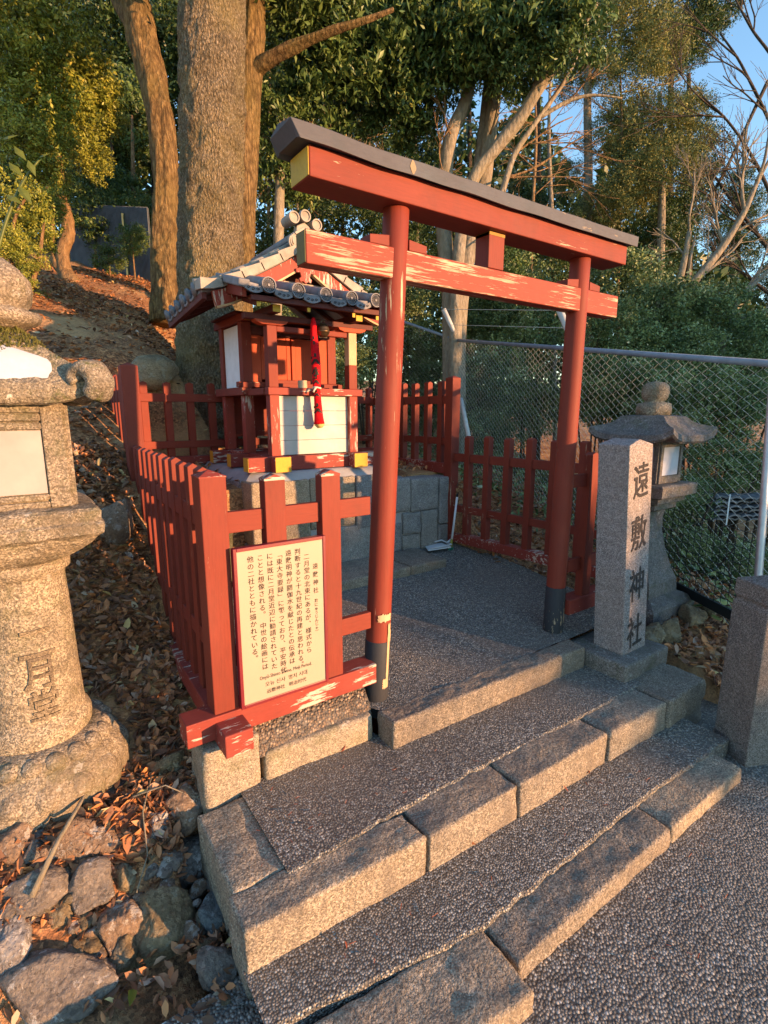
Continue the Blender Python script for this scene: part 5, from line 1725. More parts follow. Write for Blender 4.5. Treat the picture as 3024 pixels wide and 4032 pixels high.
# ------------------------------------------------------------------ fallen leaves
def leaf_sheet(name, P, size, mat, tilt=.5, lift=.006, seed=1, tri=False):
    rng = np.random.default_rng(seed)
    n = len(P)
    yaw = rng.uniform(0, 2 * np.pi, n)
    ti = rng.normal(0, tilt, n)
    ro = rng.normal(0, tilt, n)
    L = size * rng.uniform(.6, 1.25, n)
    W = L * rng.uniform(.32, .5, n)
    cu = rng.normal(.0, .25, n) * L
    fold = rng.uniform(.05, .4, n) * W
    loc = np.array([(-.5, 0), (-.18, -.5), (.2, -.42), (.5, 0), (.2, .42), (-.18, .5)])
    px = loc[None, :, 0] * L[:, None]
    py = loc[None, :, 1] * 2 * W[:, None] * .5
    pz = np.abs(loc[None, :, 1]) * 2 * fold[:, None] + cu[:, None] * (loc[None, :, 0] ** 2) * 2
    ct, st_ = np.cos(ti)[:, None], np.sin(ti)[:, None]
    px, pz = px * ct - pz * st_, px * st_ + pz * ct
    cr_, sr = np.cos(ro)[:, None], np.sin(ro)[:, None]
    py, pz = py * cr_ - pz * sr, py * sr + pz * cr_
    cy, sy = np.cos(yaw)[:, None], np.sin(yaw)[:, None]
    X = px * cy - py * sy + P[:, 0:1]
    Y = px * sy + py * cy + P[:, 1:2]
    Z = pz + P[:, 2:3] + lift - pz.min(1, keepdims=True) * .6
    V = np.stack([X, Y, Z], -1).reshape(-1, 3)
    b = (np.arange(n) * 6)[:, None]
    F = np.concatenate([b + np.array([[0, 1, 2, 3]]), b + np.array([[0, 3, 4, 5]])], 0)
    t = rng.uniform(0, 1, n)
    return npmesh(name, V, F, mat, np.concatenate([t, t]))

def scatter(n, x0, x1, y0, y1, seed, keep):
    rng = np.random.default_rng(seed)
    x = rng.uniform(x0, x1, n)
    y = rng.uniform(y0, y1, n)
    k = keep(x, y, rng.uniform(0, 1, n))
    x, y = x[k], y[k]
    return np.stack([x, y, Hn(x, y) + rng.uniform(0, .012, len(x))], -1)
def stuff(name, me):
    return setp(link(name, me), kind='stuff')
P = scatter(16000, -2.0, -.66, -.12, 1.7, 3, lambda x, y, u: (np.hypot(x + 1.164, y - .342) > .28) & (u < .85))
stuff('fallen_leaves', leaf_sheet('fallen_leaves', P, .052, M['leaf_dead'], .55, .006, 5))
P = scatter(26000, -2.6, 1.2, 1.5, 8.5, 4, lambda x, y, u: ((x < -.62) | (y > 2.75)) & (u < .55 + .45 * np.sin(x * 3 + y * 1.7)))
stuff('fallen_leaves', leaf_sheet('fallen_leaves', P, .052, M['leaf_dead'], .35, .003, 6))
P = scatter(9000, 1.58, 4.2, -.95, 4, 5, lambda x, y, u: u < .75)
stuff('fallen_leaves', leaf_sheet('fallen_leaves', P, .06, M['leaf_dead'], .5, .004, 7))
P = scatter(3800, 1.56, 2.9, -.95, .3, 15, lambda x, y, u: u < .9)
stuff('fallen_leaves', leaf_sheet('fallen_leaves', P, .05, M['leaf_dead'], .5, .004, 17))
rng = np.random.default_rng(21)
Q = []
for i in range(2300):        # between the rocks of the bank
    px, py = rng.uniform(0, 500), rng.uniform(1560, 2212)
    edge = np.interp(py, [1560, 1720, 1850, 2000, 2212], [400, 470, 470, 505, 520])
    if px > edge:
        continue
    d = noise.noise((px * .012, py * .012, 5))
    if d < -.12 and py > 1760:
        continue
    if py > 2060 and rng.uniform() > .35:
        continue
    Q.append(hit(px, py, .004))
stuff('fallen_leaves', leaf_sheet('fallen_leaves', np.array(Q), .040, M['leaf_dead'], .6, .005, 9))
x = rng.uniform(-.52, 1.68, 700); y = rng.uniform(1.63, 2.55, 700)
stuff('fallen_leaves', leaf_sheet('fallen_leaves', np.stack([x, y, .715 + .06 * (y - 1.6)], -1), .06, M['leaf_dead'], .5, .006, 10))
# needles and crumbs on the treads
m = MB()
for i in range(170):
    px, py = rng.uniform(560, 1600), rng.uniform(1560, 2100)
    p = on_z(px, py, -.11)
    zz = -.108 if p[1] > -.44 else None
    if zz is None:
        p = on_z(px, py, -.25)
        zz = -.249 if -.79 < p[1] < -.66 and p[0] > -.75 else None
    if zz is None:
        p = on_z(px, py, -.33)
        zz = -.330 if p[1] < -1.02 else None
    if zz is None:
        continue
    a = rng.uniform(0, 6.28)
    l = rng.uniform(.008, .022)
    m.tube([(p[0], p[1], zz), (p[0] + l * math.cos(a), p[1] + l * math.sin(a), zz + .003)], .0009, 3)
setp(m.build('dry_needles', M['leaf_red']), kind='stuff')

def leafthing(label, px, py, z, size, seed, mat='leaf_red', tilt=.5, cat='leaf'):
    p = on_z(px, py, z)
    me = leaf_sheet('fallen_leaf', np.array([[0, 0, 0.0]]), size, M[mat], tilt, .004, seed)
    o = link('fallen_leaf', me, None, tuple(p))
    setp(o, label, cat, 'single leaves dropped on the steps')
leafthing('curled brown leaf standing against the long stone below the board', 742, 1622, -.11, .03, 3, tilt=.9)
leafthing('orange brown leaf on the lower tread near the shaded block', 1222, 1708, -.25, .035, 5)
leafthing('small bright leaf at the foot of the sunlit middle step, right end', 1272, 1672, -.25, .026, 6)
leafthing('reddish leaf just below the maple leaf', 985, 1838, -.25, .03, 8)
leafthing('round pale brown leaf touching the maple leaf', 1018, 1826, -.25, .032, 9)
leafthing('brown leaf near the left end of the lower tread', 582, 1842 + 230, -.25, .03, 11)
leafthing('brown leaf in the middle of the lower tread', 748, 2045, -.25, .026, 12)
leafthing('orange leaf under the plinth of the inscribed pillar', 1238, 1425, -.105, .03, 14)
leafthing('large pale yellow green leaf at the foot of the rocky bank', 285, 2158, -.32, .085, 15, 'leaf_gold', .25)
leafthing('broad brown leaf caught at the end of the bank beside the pavement', 420, 2075, -.32, .06, 16, tilt=.8)
leafthing('orange leaf lying by the tan pebble on the pavement', 455, 2050, -.33, .05, 18, tilt=.7)
# maple leaf, seven lobes
p = on_z(1041, 1797, -.235)
mp = MB()
vs = [(0, 0, .004)]
for k in range(7):
    a = R(-150 + k * 50)
    for f_, da in ((.30, -25), (1.0 if k not in (0, 6) else .6, 0)):
        rr = .026 * f_
        aa_ = a + R(da)
        vs.append((rr * math.cos(aa_), rr * math.sin(aa_), .004 + .014 * f_ * abs(math.sin(k * 1.3))))
vs.append((.0078 * math.cos(R(175)), .0078 * math.sin(R(175)), .004))
mp.add(vs, [(0, 1 + i, 2 + i) for i in range(14)])
mp.tube([(0, 0, .004), (.012, .012, .010), (.018, .024, .012)], .0007, 4)
o = mp.build('maple_leaf', M['leaf_red'])
o.location = p
setp(o, 'pointed orange maple leaf resting against the sunlit middle step', 'leaf')

# ------------------------------------------------------------------ foliage
def cloud(seed, n_cl, per, cl_sig, leaf, mat, flat=1.0, aspect=.42, hang=.0, shell=2.2, name='foliage'):
    rng = np.random.default_rng(seed)
    d = rng.normal(size=(n_cl, 3))
    d /= np.linalg.norm(d, axis=1, keepdims=True)
    c = d * (rng.uniform(.05, 1, n_cl) ** (1 / shell))[:, None]
    c[:, 2] *= flat
    s = rng.uniform(.6, 1.35, n_cl) * cl_sig
    p = (c[:, None, :] + rng.normal(size=(n_cl, per, 3)) * s[:, None, None] * np.array([1, 1, .75])).reshape(-1, 3)
    n = len(p)
    a = rng.normal(size=(n, 3))
    a[:, 2] -= hang
    a /= np.linalg.norm(a, axis=1, keepdims=True)
    b = rng.normal(size=(n, 3))
    b -= a * (a * b).sum(1, keepdims=True)
    b /= np.linalg.norm(b, axis=1, keepdims=True)
    nrm = np.cross(a, b)
    L = leaf * rng.uniform(.6, 1.4, n)[:, None]
    W = L * aspect
    V = np.stack([p - a * L * .5, p + b * W * .5 + nrm * W * .12, p + a * L * .5, p - b * W * .5 + nrm * W * .12], 1).reshape(-1, 3)
    q = (np.arange(n) * 4)[:, None]
    F = np.concatenate([q + np.array([[0, 1, 2]]), q + np.array([[0, 2, 3]])], 0)
    t = np.clip(np.repeat(rng.uniform(.1, .8, n_cl), per) + rng.normal(0, .16, n), 0, 1)
    return npmesh(name, V, F, mat, np.concatenate([t, t]))
CL = {}
def clouds(key, mat, n, **kw):
    CL[key] = [cloud(100 * hash_(key) + i, mat=M[mat], **kw) for i in range(n)]
def hash_(s):
    return sum(ord(c) * (i + 3) for i, c in enumerate(s)) % 977
clouds('dark', 'leaf_dark', 3, n_cl=70, per=75, cl_sig=.13, leaf=.115)
clouds('darkfine', 'leaf_dark', 3, n_cl=90, per=85, cl_sig=.12, leaf=.075)
clouds('hang', 'leaf_mid', 3, n_cl=70, per=60, cl_sig=.14, leaf=.15, hang=.9, aspect=.34)
clouds('mid', 'leaf_mid', 3, n_cl=70, per=70, cl_sig=.13, leaf=.11)
clouds('gold', 'leaf_gold', 3, n_cl=75, per=60, cl_sig=.12, leaf=.10, aspect=.5)
clouds('con', 'leaf_con', 3, n_cl=95, per=95, cl_sig=.11, leaf=.07, flat=.75, aspect=.3)
clouds('blue', 'leaf_blue', 3, n_cl=120, per=90, cl_sig=.12, leaf=.075, aspect=.5)
NF = [0]
def crown(parent, px, py, d, rpx, key, sq=(1, 1, 1), name='crown'):
    P = at(px, py, d)
    r = rpx * 1.8228 * d / FPX
    me = CL[key][NF[0] % len(CL[key])]
    NF[0] += 1
    o = bpy.data.objects.new(name, me)
    COL.objects.link(o)
    o.parent = parent
    o.location = Vector(P) - ORG[parent.name]
    o.rotation_euler = (random.uniform(-.4, .4), random.uniform(-.4, .4), random.uniform(0, 6.28))
    o.scale = (r * sq[0], r * sq[1], r * sq[2])
    return o
def ground(px, d, x=None):
    q = at(px, 900, d)
    return float(Hn(q[0], q[1]))
def limb(mb, pts, wpx, n=12, wob=.16, seed=0):
    ps, rs = [], []
    for (px, py, d), w in zip(pts, wpx):
        ps.append(at(px, py, d))
        rs.append(w * 1.8228 * d / FPX / 2)
    # resample smoothly
    ps = np.array(ps)
    t = np.arange(len(ps))
    k = (len(ps) - 1) * 4 + 1
    tt = np.linspace(0, len(ps) - 1, k)
    sm = np.stack([np.interp(tt, t, ps[:, i]) for i in range(3)], -1)
    rr = np.interp(tt, t, rs)
    for _ in range(2):
        sm[1:-1] = .25 * sm[:-2] + .5 * sm[1:-1] + .25 * sm[2:]
    mb.tube([tuple(p) for p in sm], list(rr), n, wob=wob, seed=seed)
    return mb
def footed(px, py, d):       # world point where a trunk meets the ground below pixel column px
    q = at(px, py, d)
    return (q[0], q[1], float(Hn(q[0], q[1])) - .1)
def twigs(mb, px, py, d, ang, lpx, wpx, depth, rng, spread=.55, droop=0.0):
    n = 4
    pts, ws = [], []
    x, y, a = px, py, ang
    dd = d
    for i in range(n + 1):
        pts.append((x, y, dd))
        ws.append(max(.7, wpx * (1 - .55 * i / n)))
        x += math.cos(a) * lpx / n
        y -= math.sin(a) * lpx / n
        a += rng.normal(0, .16) - droop
        dd += rng.normal(0, .05)
    limb(mb, pts, ws, 5 if wpx < 5 else 7, .1, rng.uniform(0, 9))
    if depth > 0:
        for k in range(int(rng.integers(3, 5))):
            i = rng.uniform(.3, 1.0) * n
            j = int(min(n, i))
            q = pts[j]
            twigs(mb, q[0], q[1], q[2], a + rng.choice([-1, 1]) * rng.uniform(.3, 1) * spread, lpx * rng.uniform(.45, .75), wpx * .52, depth - 1, rng, spread, droop)

# the great trunk
t = thing('evergreen_tree', 'largest tree, thick mottled straight trunk right behind the shrine', 'tree', (.38, 3.28, .8))
prof_p = [(.36, 3.27, .6), (.37, 3.28, 1.0), (.40, 3.30, 1.45), (.44, 3.33, 2.0), (.50, 3.38, 2.7), (.57, 3.43, 3.4), (.64, 3.48, 4.2), (.70, 3.52, 5.0), (.76, 3.56, 6.0)]
rr = [.48, .37, .315, .288, .276, .272, .277, .282, .27]
tt = np.linspace(0, 8, 65)
pp = np.array(prof_p)
sm = np.stack([np.interp(tt, range(9), pp[:, i]) for i in range(3)], -1)
tt = np.linspace(0, 8, 190)
sm = np.stack([np.interp(tt, range(9), pp[:, i]) for i in range(3)], -1)
m = MB().tube([tuple(p) for p in sm], list(np.interp(tt, range(9), rr)), 150, wob=.07, seed=3)
tk = displace(m.build('trunk', M['bark_big'], t, smooth=True), .018, 9, 4, 4)
displace(tk, .009, 34, 8, 3)
for k in range(5):
    o = crown(t, 455 + 150 * math.cos(k * 1.3), -420, 5.2 + .5 * math.sin(k), 260, 'dark')

# leaning furrowed tree behind it, left
t = thing('camphor_tree', 'leaning furrowed trunk left of the largest tree, golden in its upper half', 'tree', footed(357, 640, 5.6))
m = limb(MB(), [(362, 700, 5.6), (357, 560, 5.6), (360, 400, 5.6), (350, 270, 5.6), (328, 160, 5.6), (303, 60, 5.6), (280, -40, 5.6)], [68, 56, 53, 54, 57, 61, 66], 72, .12, 5)
displace(m.build('trunk', M['bark_cam'], t, smooth=True), .028, (16, 16, 1.6), 2, 3)
m = limb(MB(), [(303, 80, 5.62), (262, 20, 5.8), (235, -40, 6)], [34, 30, 26], 12, .15, 8)
m.build('limb', M['bark_cam'], t, smooth=True)
crown(t, 250, -330, 5.8, 190, 'dark')
crown(t, 120, -300, 6.2, 150, 'darkfine')
t = thing('camphor_tree', 'tree hidden behind the largest trunk whose golden limb reaches right across the canopy', 'tree', footed(520, 640, 6.4))
m = limb(MB(), [(515, 760, 6.4), (520, 500, 6.4), (532, 260, 6.3), (545, 120, 6.2), (548, -50, 6.1)], [60, 58, 56, 52, 46], 56, .14, 2)
displace(m.build('trunk', M['bark_cam'], t, smooth=True), .026, (16, 16, 1.6), 7, 3)
m = limb(MB(), [(538, 165, 6.25), (580, 128, 6.1), (640, 100, 6.0), (710, 68, 5.9), (790, 44, 5.8), (850, 20, 5.8)], [32, 29, 24, 19, 13, 8], 24, .3, 4)
m.build('limb', M['bark_cam'], t, smooth=True)
for a in ((640, 10, 6.6, 110), (760, 60, 6.9, 110), (590, 250, 7.2, 80), (700, 150, 7.2, 110), (620, 360, 7.8, 80)):
    crown(t, *a, 'hang')

# pale slim tree
t = thing('pale_tree', 'slim pale grey tree with a left fork between the largest trunk and the torii', 'tree', footed(598, 640, 7.6))
m = limb(MB(), [(596, 720, 7.6), (600, 560, 7.6), (604, 430, 7.6), (606, 335, 7.6)], [24, 23, 21, 20], 12, .1, 1)
limb(m, [(606, 340, 7.6), (612, 290, 7.6), (624, 220, 7.6), (633, 140, 7.6), (640, 20, 7.6)], [17, 16, 15, 14, 12], 10, .1, 3)
limb(m, [(606, 345, 7.6), (592, 318, 7.5), (565, 290, 7.4), (542, 258, 7.4)], [13, 11, 9, 6], 8, .1, 4)
m.build('trunk', M['bark_pale'], t, smooth=True)
m = MB()
rg = np.random.default_rng(5)
for a in ((604, 390, 2.5, 90, 5), (604, 340, 1.2, 120, 5), (600, 400, .2, 110, 4), (590, 320, 2.6, 80, 4), (625, 220, .5, 100, 4)):
    twigs(m, a[0], a[1], 7.6, a[2], a[3], a[4], 2, rg)
m.build('branches', M['bark_pale'], t, smooth=True)['kind'] = 'stuff'

# multi stemmed tree behind the torii
t = thing('multi_stem_tree', 'many stemmed tan tree rising behind the middle of the torii', 'tree', footed(1000, 700, 7.6))
for nm, pts, ws in (
    ('stem', [(974, 1040, 7.5), (975, 760, 7.5), (972, 640, 7.5), (958, 510, 7.5), (960, 380, 7.5), (973, 290, 7.5), (1004, 228, 7.5), (1021, 156, 7.5), (1030, 60, 7.5), (1036, -40, 7.5)], [40, 38, 36, 34, 32, 30, 28, 22, 18, 14]),
    ('stem', [(986, 1040, 7.6), (986, 760, 7.6), (992, 640, 7.6), (1018, 510, 7.6), (1044, 400, 7.6), (1058, 290, 7.6), (1073, 181, 7.6), (1083, 130, 7.6), (1100, 60, 7.6), (1135, -20, 7.6)], [40, 38, 37, 36, 34, 31, 27, 24, 20, 16]),
    ('stem', [(1024, 440, 7.7), (1040, 311, 7.7), (1050, 218, 7.7), (1060, 120, 7.7), (1062, 20, 7.7)], [26, 22, 19, 17, 13]),
    ('stem', [(980, 1040, 7.4), (984, 620, 7.3), (1000, 450, 7.3), (1027, 373, 7.3), (1078, 311, 7.2), (1130, 249, 7.1), (1161, 192, 7.0), (1203, 140, 6.9), (1250, 70, 6.8), (1300, -20, 6.7)], [28, 27, 26, 27, 27, 27, 26, 23, 20, 16]),
    ('stem', [(1156, 200, 7.0), (1180, 120, 7.0), (1214, 50, 7.0), (1230, -20, 7.0)], [20, 18, 15, 12]),
    ('stem', [(1080, 430, 7.2), (1094, 384, 7.2), (1110, 332, 7.2), (1161, 259, 7.2), (1213, 187, 7.2), (1239, 140, 7.2), (1262, 80, 7.2)], [14, 13, 12, 11, 9, 7, 4]),
    ('stem', [(1165, 255, 7.2), (1196, 235, 7.2), (1234, 214, 7.2), (1281, 204, 7.2), (1344, 212, 7.2)], [9, 9, 8, 6, 3])):
    limb(MB(), pts, ws, 14, .12, len(ws)).build(nm, M['bark_pale'] if nm == 'stem' else M['bark_dark'], t, smooth=True)
m = MB()
for a in ((973, 290, 2.0, 90, 5), (1058, 290, 1.2, 100, 5), (1110, 332, .6, 150, 5), (1094, 384, .3, 190, 5), (1094, 384, .05, 170, 4), (960, 380, 1.9, 100, 4), (1030, 560, .8, 140, 4), (1234, 214, .9, 90, 4)):
    twigs(m, a[0], a[1], 7.3, a[2], a[3], a[4], 2, rg)
m.build('branches', M['bark_orange'], t, smooth=True)['kind'] = 'stuff'
for a in ((870, 60, 7.2, 110), (960, 40, 7.0, 110), (1060, 70, 7.0, 100), (1150, 30, 6.8, 110), (860, 210, 7.6, 85), (940, 150, 7.4, 80), (780, 190, 7.8, 90), (1230, 60, 6.6, 90), (1110, 140, 7.0, 70), (905, 300, 8, 60), (1000, 120, 7.6, 70)):
    crown(t, *a, 'hang')
crown(t, 1080, 560, 8.2, 60, 'mid')

# twisted sunlit trees on the left slope
t = thing('twisted_tree', 'knotty twisted orange brown trunk on the left slope, yellow green leaves above', 'tree', footed(148, 610, 6.9))
m = limb(MB(), [(165, 632, 6.8), (142, 590, 6.9), (132, 545, 6.9), (150, 505, 6.9), (143, 455, 6.9), (127, 415, 6.9), (130, 370, 6.9), (122, 320, 6.9), (108, 285, 6.9), (95, 220, 6.9)], [44, 30, 24, 27, 24, 19, 16, 16, 13, 9], 14, .22, 3)
limb(m, [(150, 600, 6.9), (120, 570, 6.9), (106, 540, 6.9), (112, 500, 6.9), (108, 470, 6.9), (126, 420, 6.9)], [22, 20, 17, 15, 12, 9], 12, .2, 6)
limb(m, [(108, 470, 6.9), (85, 440, 6.9), (95, 405, 6.9), (120, 390, 6.9), (118, 330, 6.9), (160, 310, 6.9)], [10, 9, 8, 6, 5, 3], 8, .2, 7)
displace(m.build('trunk', M['bark_orange'], t, smooth=True), .012, 14, 3, 3)
for a in ((95, 165, 6.6, 95), (50, 260, 6.3, 85), (190, 190, 7.0, 70), (150, 250, 6.7, 70), (60, 330, 6.2, 70), (20, 120, 6.2, 80), (130, 300, 6.4, 45), (225, 250, 7.2, 50), (160, 90, 6.8, 80), (110, 380, 6.3, 50), (200, 350, 7.0, 42), (40, 30, 6.4, 90)):
    crown(t, *a, 'gold')
t = thing('small_evergreen', 'low sunlit yellow green bush at the left edge above the lantern', 'bush', footed(60, 700, 5.2))
m = limb(MB(), [(40, 720, 5.2), (62, 640, 5.2), (85, 560, 5.2), (95, 480, 5.2)], [12, 11, 9, 5], 8, .15, 3)
limb(m, [(55, 660, 5.2), (20, 560, 5.1), (30, 470, 5.1), (60, 420, 5.1)], [9, 8, 7, 4], 8, .15, 5)
m.build('stem', M['bark_orange'], t, smooth=True)
for a in ((35, 435, 5.2, 60), (85, 500, 5.3, 48), (15, 520, 5.0, 45), (100, 440, 5.5, 40), (60, 560, 5.1, 38)):
    crown(t, *a, 'gold')
t = thing('large_leaf_plant', 'broad leaved pale green plant leaning in from the left edge above the lantern', 'plant', tuple(at(5, 620, 3.6)))
m = limb(MB(), [(-10, 560, 3.6), (15, 470, 3.6), (50, 390, 3.6), (85, 345, 3.6)], [8, 7, 6, 4], 7, .1, 2)
m.build('stem', M['leaf_gold'], t, smooth=True)
m = MB()
for (px, py, ang, l) in ((18, 350, -.8, 42), (60, 345, -1.2, 36), (40, 400, -1.0, 46), (12, 420, -.5, 40), (30, 315, -.9, 38), (84, 340, .3, 30), (5, 300, .2, 38)):
    p0 = at(px, py, 3.55)
    k = 1.8228 * 3.55 / FPX
    dv = (RGT * math.cos(ang) + UPV * math.sin(ang)) * l * k
    sv = np.cross(dv, FWD)
    sv = sv / np.linalg.norm(sv) * l * k * .17 + FWD * .02
    m.add([tuple(p0), tuple(p0 + dv * .4 + sv), tuple(p0 + dv * .45 - FWD * .015), tuple(p0 + dv * .4 - sv), tuple(p0 + dv)], [(0, 1, 2), (0, 2, 3), (1, 4, 2), (2, 4, 3)])
m.build('leaves', M['leaf_gold'], t)['kind'] = 'stuff'
# dark slope trees behind, with thin tawny trunks
DT = [
    (205, 9.0, 9, ((215, 470, 9.0, 60), (190, 400, 9.2, 70), (250, 420, 9.4, 60)), 'mid', 'thin tawny tree left of the leaning trunk, small green crown low down'),
    (238, 10.0, 11, ((245, 300, 10.5, 95), (200, 220, 10.5, 90), (240, 520, 9.0, 50)), 'dark', 'thin straight tree just right of the twisted one'),
    (283, 9.6, 12, ((300, 480, 9.0, 55), (280, 250, 10, 80), (310, 540, 8.6, 45)), 'mid', 'thin orange lit trunk close to the leaning tree'),
    (180, 12.0, 12, ((130, 80, 12, 150), (230, 90, 12, 120), (180, 350, 12, 100)), 'dark', 'dark background evergreen above the ribbed fence panel'),
    (20, 11.0, 14, ((30, 40, 11, 150), (-40, 200, 10, 140), (60, 420, 10.5, 110)), 'dark', 'dark background evergreen at the upper left corner'),
    (330, 12.0, 14, ((350, 120, 12, 130), (300, 330, 12.5, 120), (340, 520, 11, 90), (350, 40, 12, 120)), 'dark', 'dark background evergreen between the leaning trunk and the largest one'),
    (455, 11.0, 14, ((560, 330, 11, 100), (470, 150, 12, 140), (560, 520, 9.5, 70), (590, 80, 11, 120)), 'dark', 'dark background evergreen directly behind the largest trunk'),
    (690, 11.5, 12, ((690, 330, 11, 110), (640, 180, 12, 120), (700, 470, 10, 80), (740, 250, 11, 90)), 'dark', 'dark evergreen right of the slim pale tree'),
    (800, 12.5, 12, ((800, 330, 12, 95), (790, 120, 12, 130), (830, 470, 10, 70), (760, 400, 11, 80)), 'dark', 'dark evergreen behind the left torii post'),
    (900, 14.0, 12, ((890, 520, 11, 80), (880, 600, 9.5, 70), (930, 420, 12, 50), (850, 560, 10, 60)), 'dark', 'dark evergreen showing between the torii beams at left'),
    (1010, 15.0, 14, ((980, 30, 14, 130), (1000, 460, 12, 60), (1060, 600, 10, 80)), 'dark', 'dark evergreen behind the many stemmed tree'),
    (1160, 13.0, 14, ((1150, 470, 12, 60), (1120, 420, 12, 45), (1180, 560, 11, 70), (1130, 520, 11, 60), (1240, 90, 13, 80)), 'dark', 'dark evergreen seen above the middle of the tie beam'),
]
for px, d, w, cr_, key, lab in DT:
    py0 = 640
    t = thing('background_tree', lab, 'tree', footed(px, py0, d), 'trees of the dark wood behind the shrine')
    topy = min(c[1] for c in cr_)
    g = np.array(ORG[t.name])
    gp2 = g - CAM
    k = float(gp2 @ _f)
    pyb = (2016 - FPX * float(gp2 @ _u) / k) / 1.8228
    limb(MB(), [(px, pyb, k), (px + 6, (pyb + topy) / 2, d), (px + 2, topy, d)], [w, w * .85, w * .4], 9, .15, px).build('trunk', M['bark_orange' if key == 'mid' else 'bark_dark'], t, smooth=True)
    for a in cr_:
        crown(t, *a, key if d < 11 else ('darkfine' if key == 'dark' else key))

for i, (px, d, w_, lean, lab) in enumerate(((575, 9.5, 9, 10, 'slim crooked pole of a tree just right of the largest trunk'), (650, 10, 8, -14, 'slim leaning tree right of the slim pale one'), (735, 10.5, 9, 12, 'slim tree above the left end of the top beam'), (905, 10.5, 10, -10, 'slim tree left of the many stemmed one'), (1140, 10.5, 9, 20, 'slim pale tree behind the thin yellow branches'), (1200, 11, 11, -16, 'slim tree over the middle of the top beam'), (1330, 11.5, 9, 14, 'slim tree behind the golden conifers'))):
    t = thing('slim_tree', lab, 'tree', footed(px, 640, d), 'slim trunks in the wood')
    g = np.array(ORG[t.name]) - CAM
    k = float(g @ _f)
    pyb = (2016 - FPX * float(g @ _u) / k) / 1.8228
    m = limb(MB(), [(px, pyb, k), (px + lean * .4, 480, d), (px + lean, 300, d), (px + lean * .6, 120, d)], [w_, w_ * .85, w_ * .7, w_ * .35], 8, .15, i)
    m.build('trunk', M['bark_pale' if i % 2 else 'bark_orange'], t, smooth=True)
    m = MB()
    rg2 = np.random.default_rng(40 + i)
    for j in range(6):
        twigs(m, px + lean * .8, 420 - j * 55, d, .3 + 2.5 * (j % 2) + rg2.normal(0, .3), 95, 3.2, 2, rg2, .6)
    m.build('branches', M['bark_orange'], t, smooth=True)['kind'] = 'stuff'

# golden conifers at right
def conifer(lab, pts, ws, crs, key='con', bark_='bark_pale', name='conifer'):
    t = thing(name, lab, 'tree', footed(pts[0][0], pts[0][1], pts[0][2]), 'conifers above the right bank')
    limb(MB(), pts, ws, 10, .12, pts[0][0]).build('trunk', M[bark_], t, smooth=True)
    for a in crs:
        crown(t, a[0], a[1], a[2], a[3] * 1.14, key)
    return t
conifer('tall conifer with a pale trunk and golden needles right of the torii middle', [(1262, 760, 12), (1268, 480, 12), (1272, 360, 12), (1268, 240, 12), (1275, 60, 12)], [24, 20, 18, 16, 10],
        ((1330, 60, 11.5, 85), (1250, 170, 12.5, 50), (1350, 190, 11.5, 70), (1320, 290, 12, 60), (1400, 110, 11.5, 75), (1290, 470, 11.5, 60), (1370, 30, 12, 90), (1230, 380, 12.5, 40)))
conifer('broad golden green conifer over the right end of the top beam', [(1420, 860, 11), (1425, 620, 11), (1430, 420, 11), (1425, 200, 11)], [20, 18, 15, 9],
        ((1400, 290, 11, 75), (1430, 360, 10.8, 75), (1370, 390, 11, 65), (1450, 250, 11, 60), (1340, 430, 11, 60), (1480, 310, 11.2, 55)))
conifer('darker conifer with drooping tiers right of the broad golden one', [(1482, 860, 12.5), (1486, 620, 12.5), (1490, 400, 12.5), (1488, 160, 12.5)], [18, 16, 13, 8],
        ((1510, 330, 12.5, 55), (1460, 450, 12, 60), (1500, 420, 12.5, 55), (1440, 530, 11.5, 60), (1400, 510, 11.5, 55), (1500, 240, 13, 40)), 'darkfine', 'bark_dark')
conifer('dark conifer top hanging into the sky at the upper right', [(1440, 860, 15), (1446, 500, 15), (1450, 100, 15), (1452, -60, 15)], [14, 12, 10, 7],
        ((1470, 40, 15, 70), (1530, 30, 15, 55), (1440, 110, 15, 55), (1500, 100, 15.5, 40), (1560, -10, 15, 50)), 'darkfine', 'bark_dark')
conifer('distant layered pine against the sky at the right edge', [(1590, 860, 20), (1592, 640, 20), (1596, 480, 20), (1600, 380, 20)], [12, 11, 9, 5],
        ((1600, 400, 20, 36), (1575, 450, 20, 40), (1630, 450, 20, 38), (1560, 520, 20, 40), (1610, 530, 20, 45), (1650, 620, 19, 50), (1560, 600, 19, 45)), 'darkfine', 'bark_dark', 'pine_tree')
# bare trees
t = thing('bare_tree', 'bare pale tree with two leaning stems among the shrubs at right', 'tree', footed(1446, 760, 8.5))
m = limb(MB(), [(1440, 820, 8.5), (1446, 739, 8.5), (1459, 642, 8.5), (1480, 555, 8.5), (1489, 500, 8.5)], [19, 17, 16, 13, 9], 10, .1, 3)
limb(m, [(1456, 650, 8.5), (1505, 603, 8.5), (1563, 532, 8.5), (1608, 460, 8.5), (1634, 395, 8.5), (1665, 340, 8.5)], [17, 17, 16, 12, 9, 6], 10, .1, 6)
limb(m, [(1486, 620, 8.5), (1490, 560, 8.5), (1502, 510, 8.5)], [8, 7, 4], 7, .1, 8)
m.build('trunk', M['bark_pale'], t, smooth=True)
m = MB()
for a in ((1563, 532, 1.9, 120, 7), (1608, 460, 1.7, 190, 8), (1634, 395, 1.2, 200, 7), (1590, 500, .5, 120, 6), (1489, 500, 1.6, 130, 6), (1505, 603, .6, 130, 6), (1480, 555, 2.2, 90, 5)):
    twigs(m, a[0], a[1], 8.5, a[2], a[3], a[4], 3, rg, .6)
m.build('branches', M['bark_pale'], t, smooth=True)['kind'] = 'stuff'
t = thing('bare_tree', 'bare dark tree spreading fine twigs into the blue sky at the right edge', 'tree', footed(1660, 900, 10))
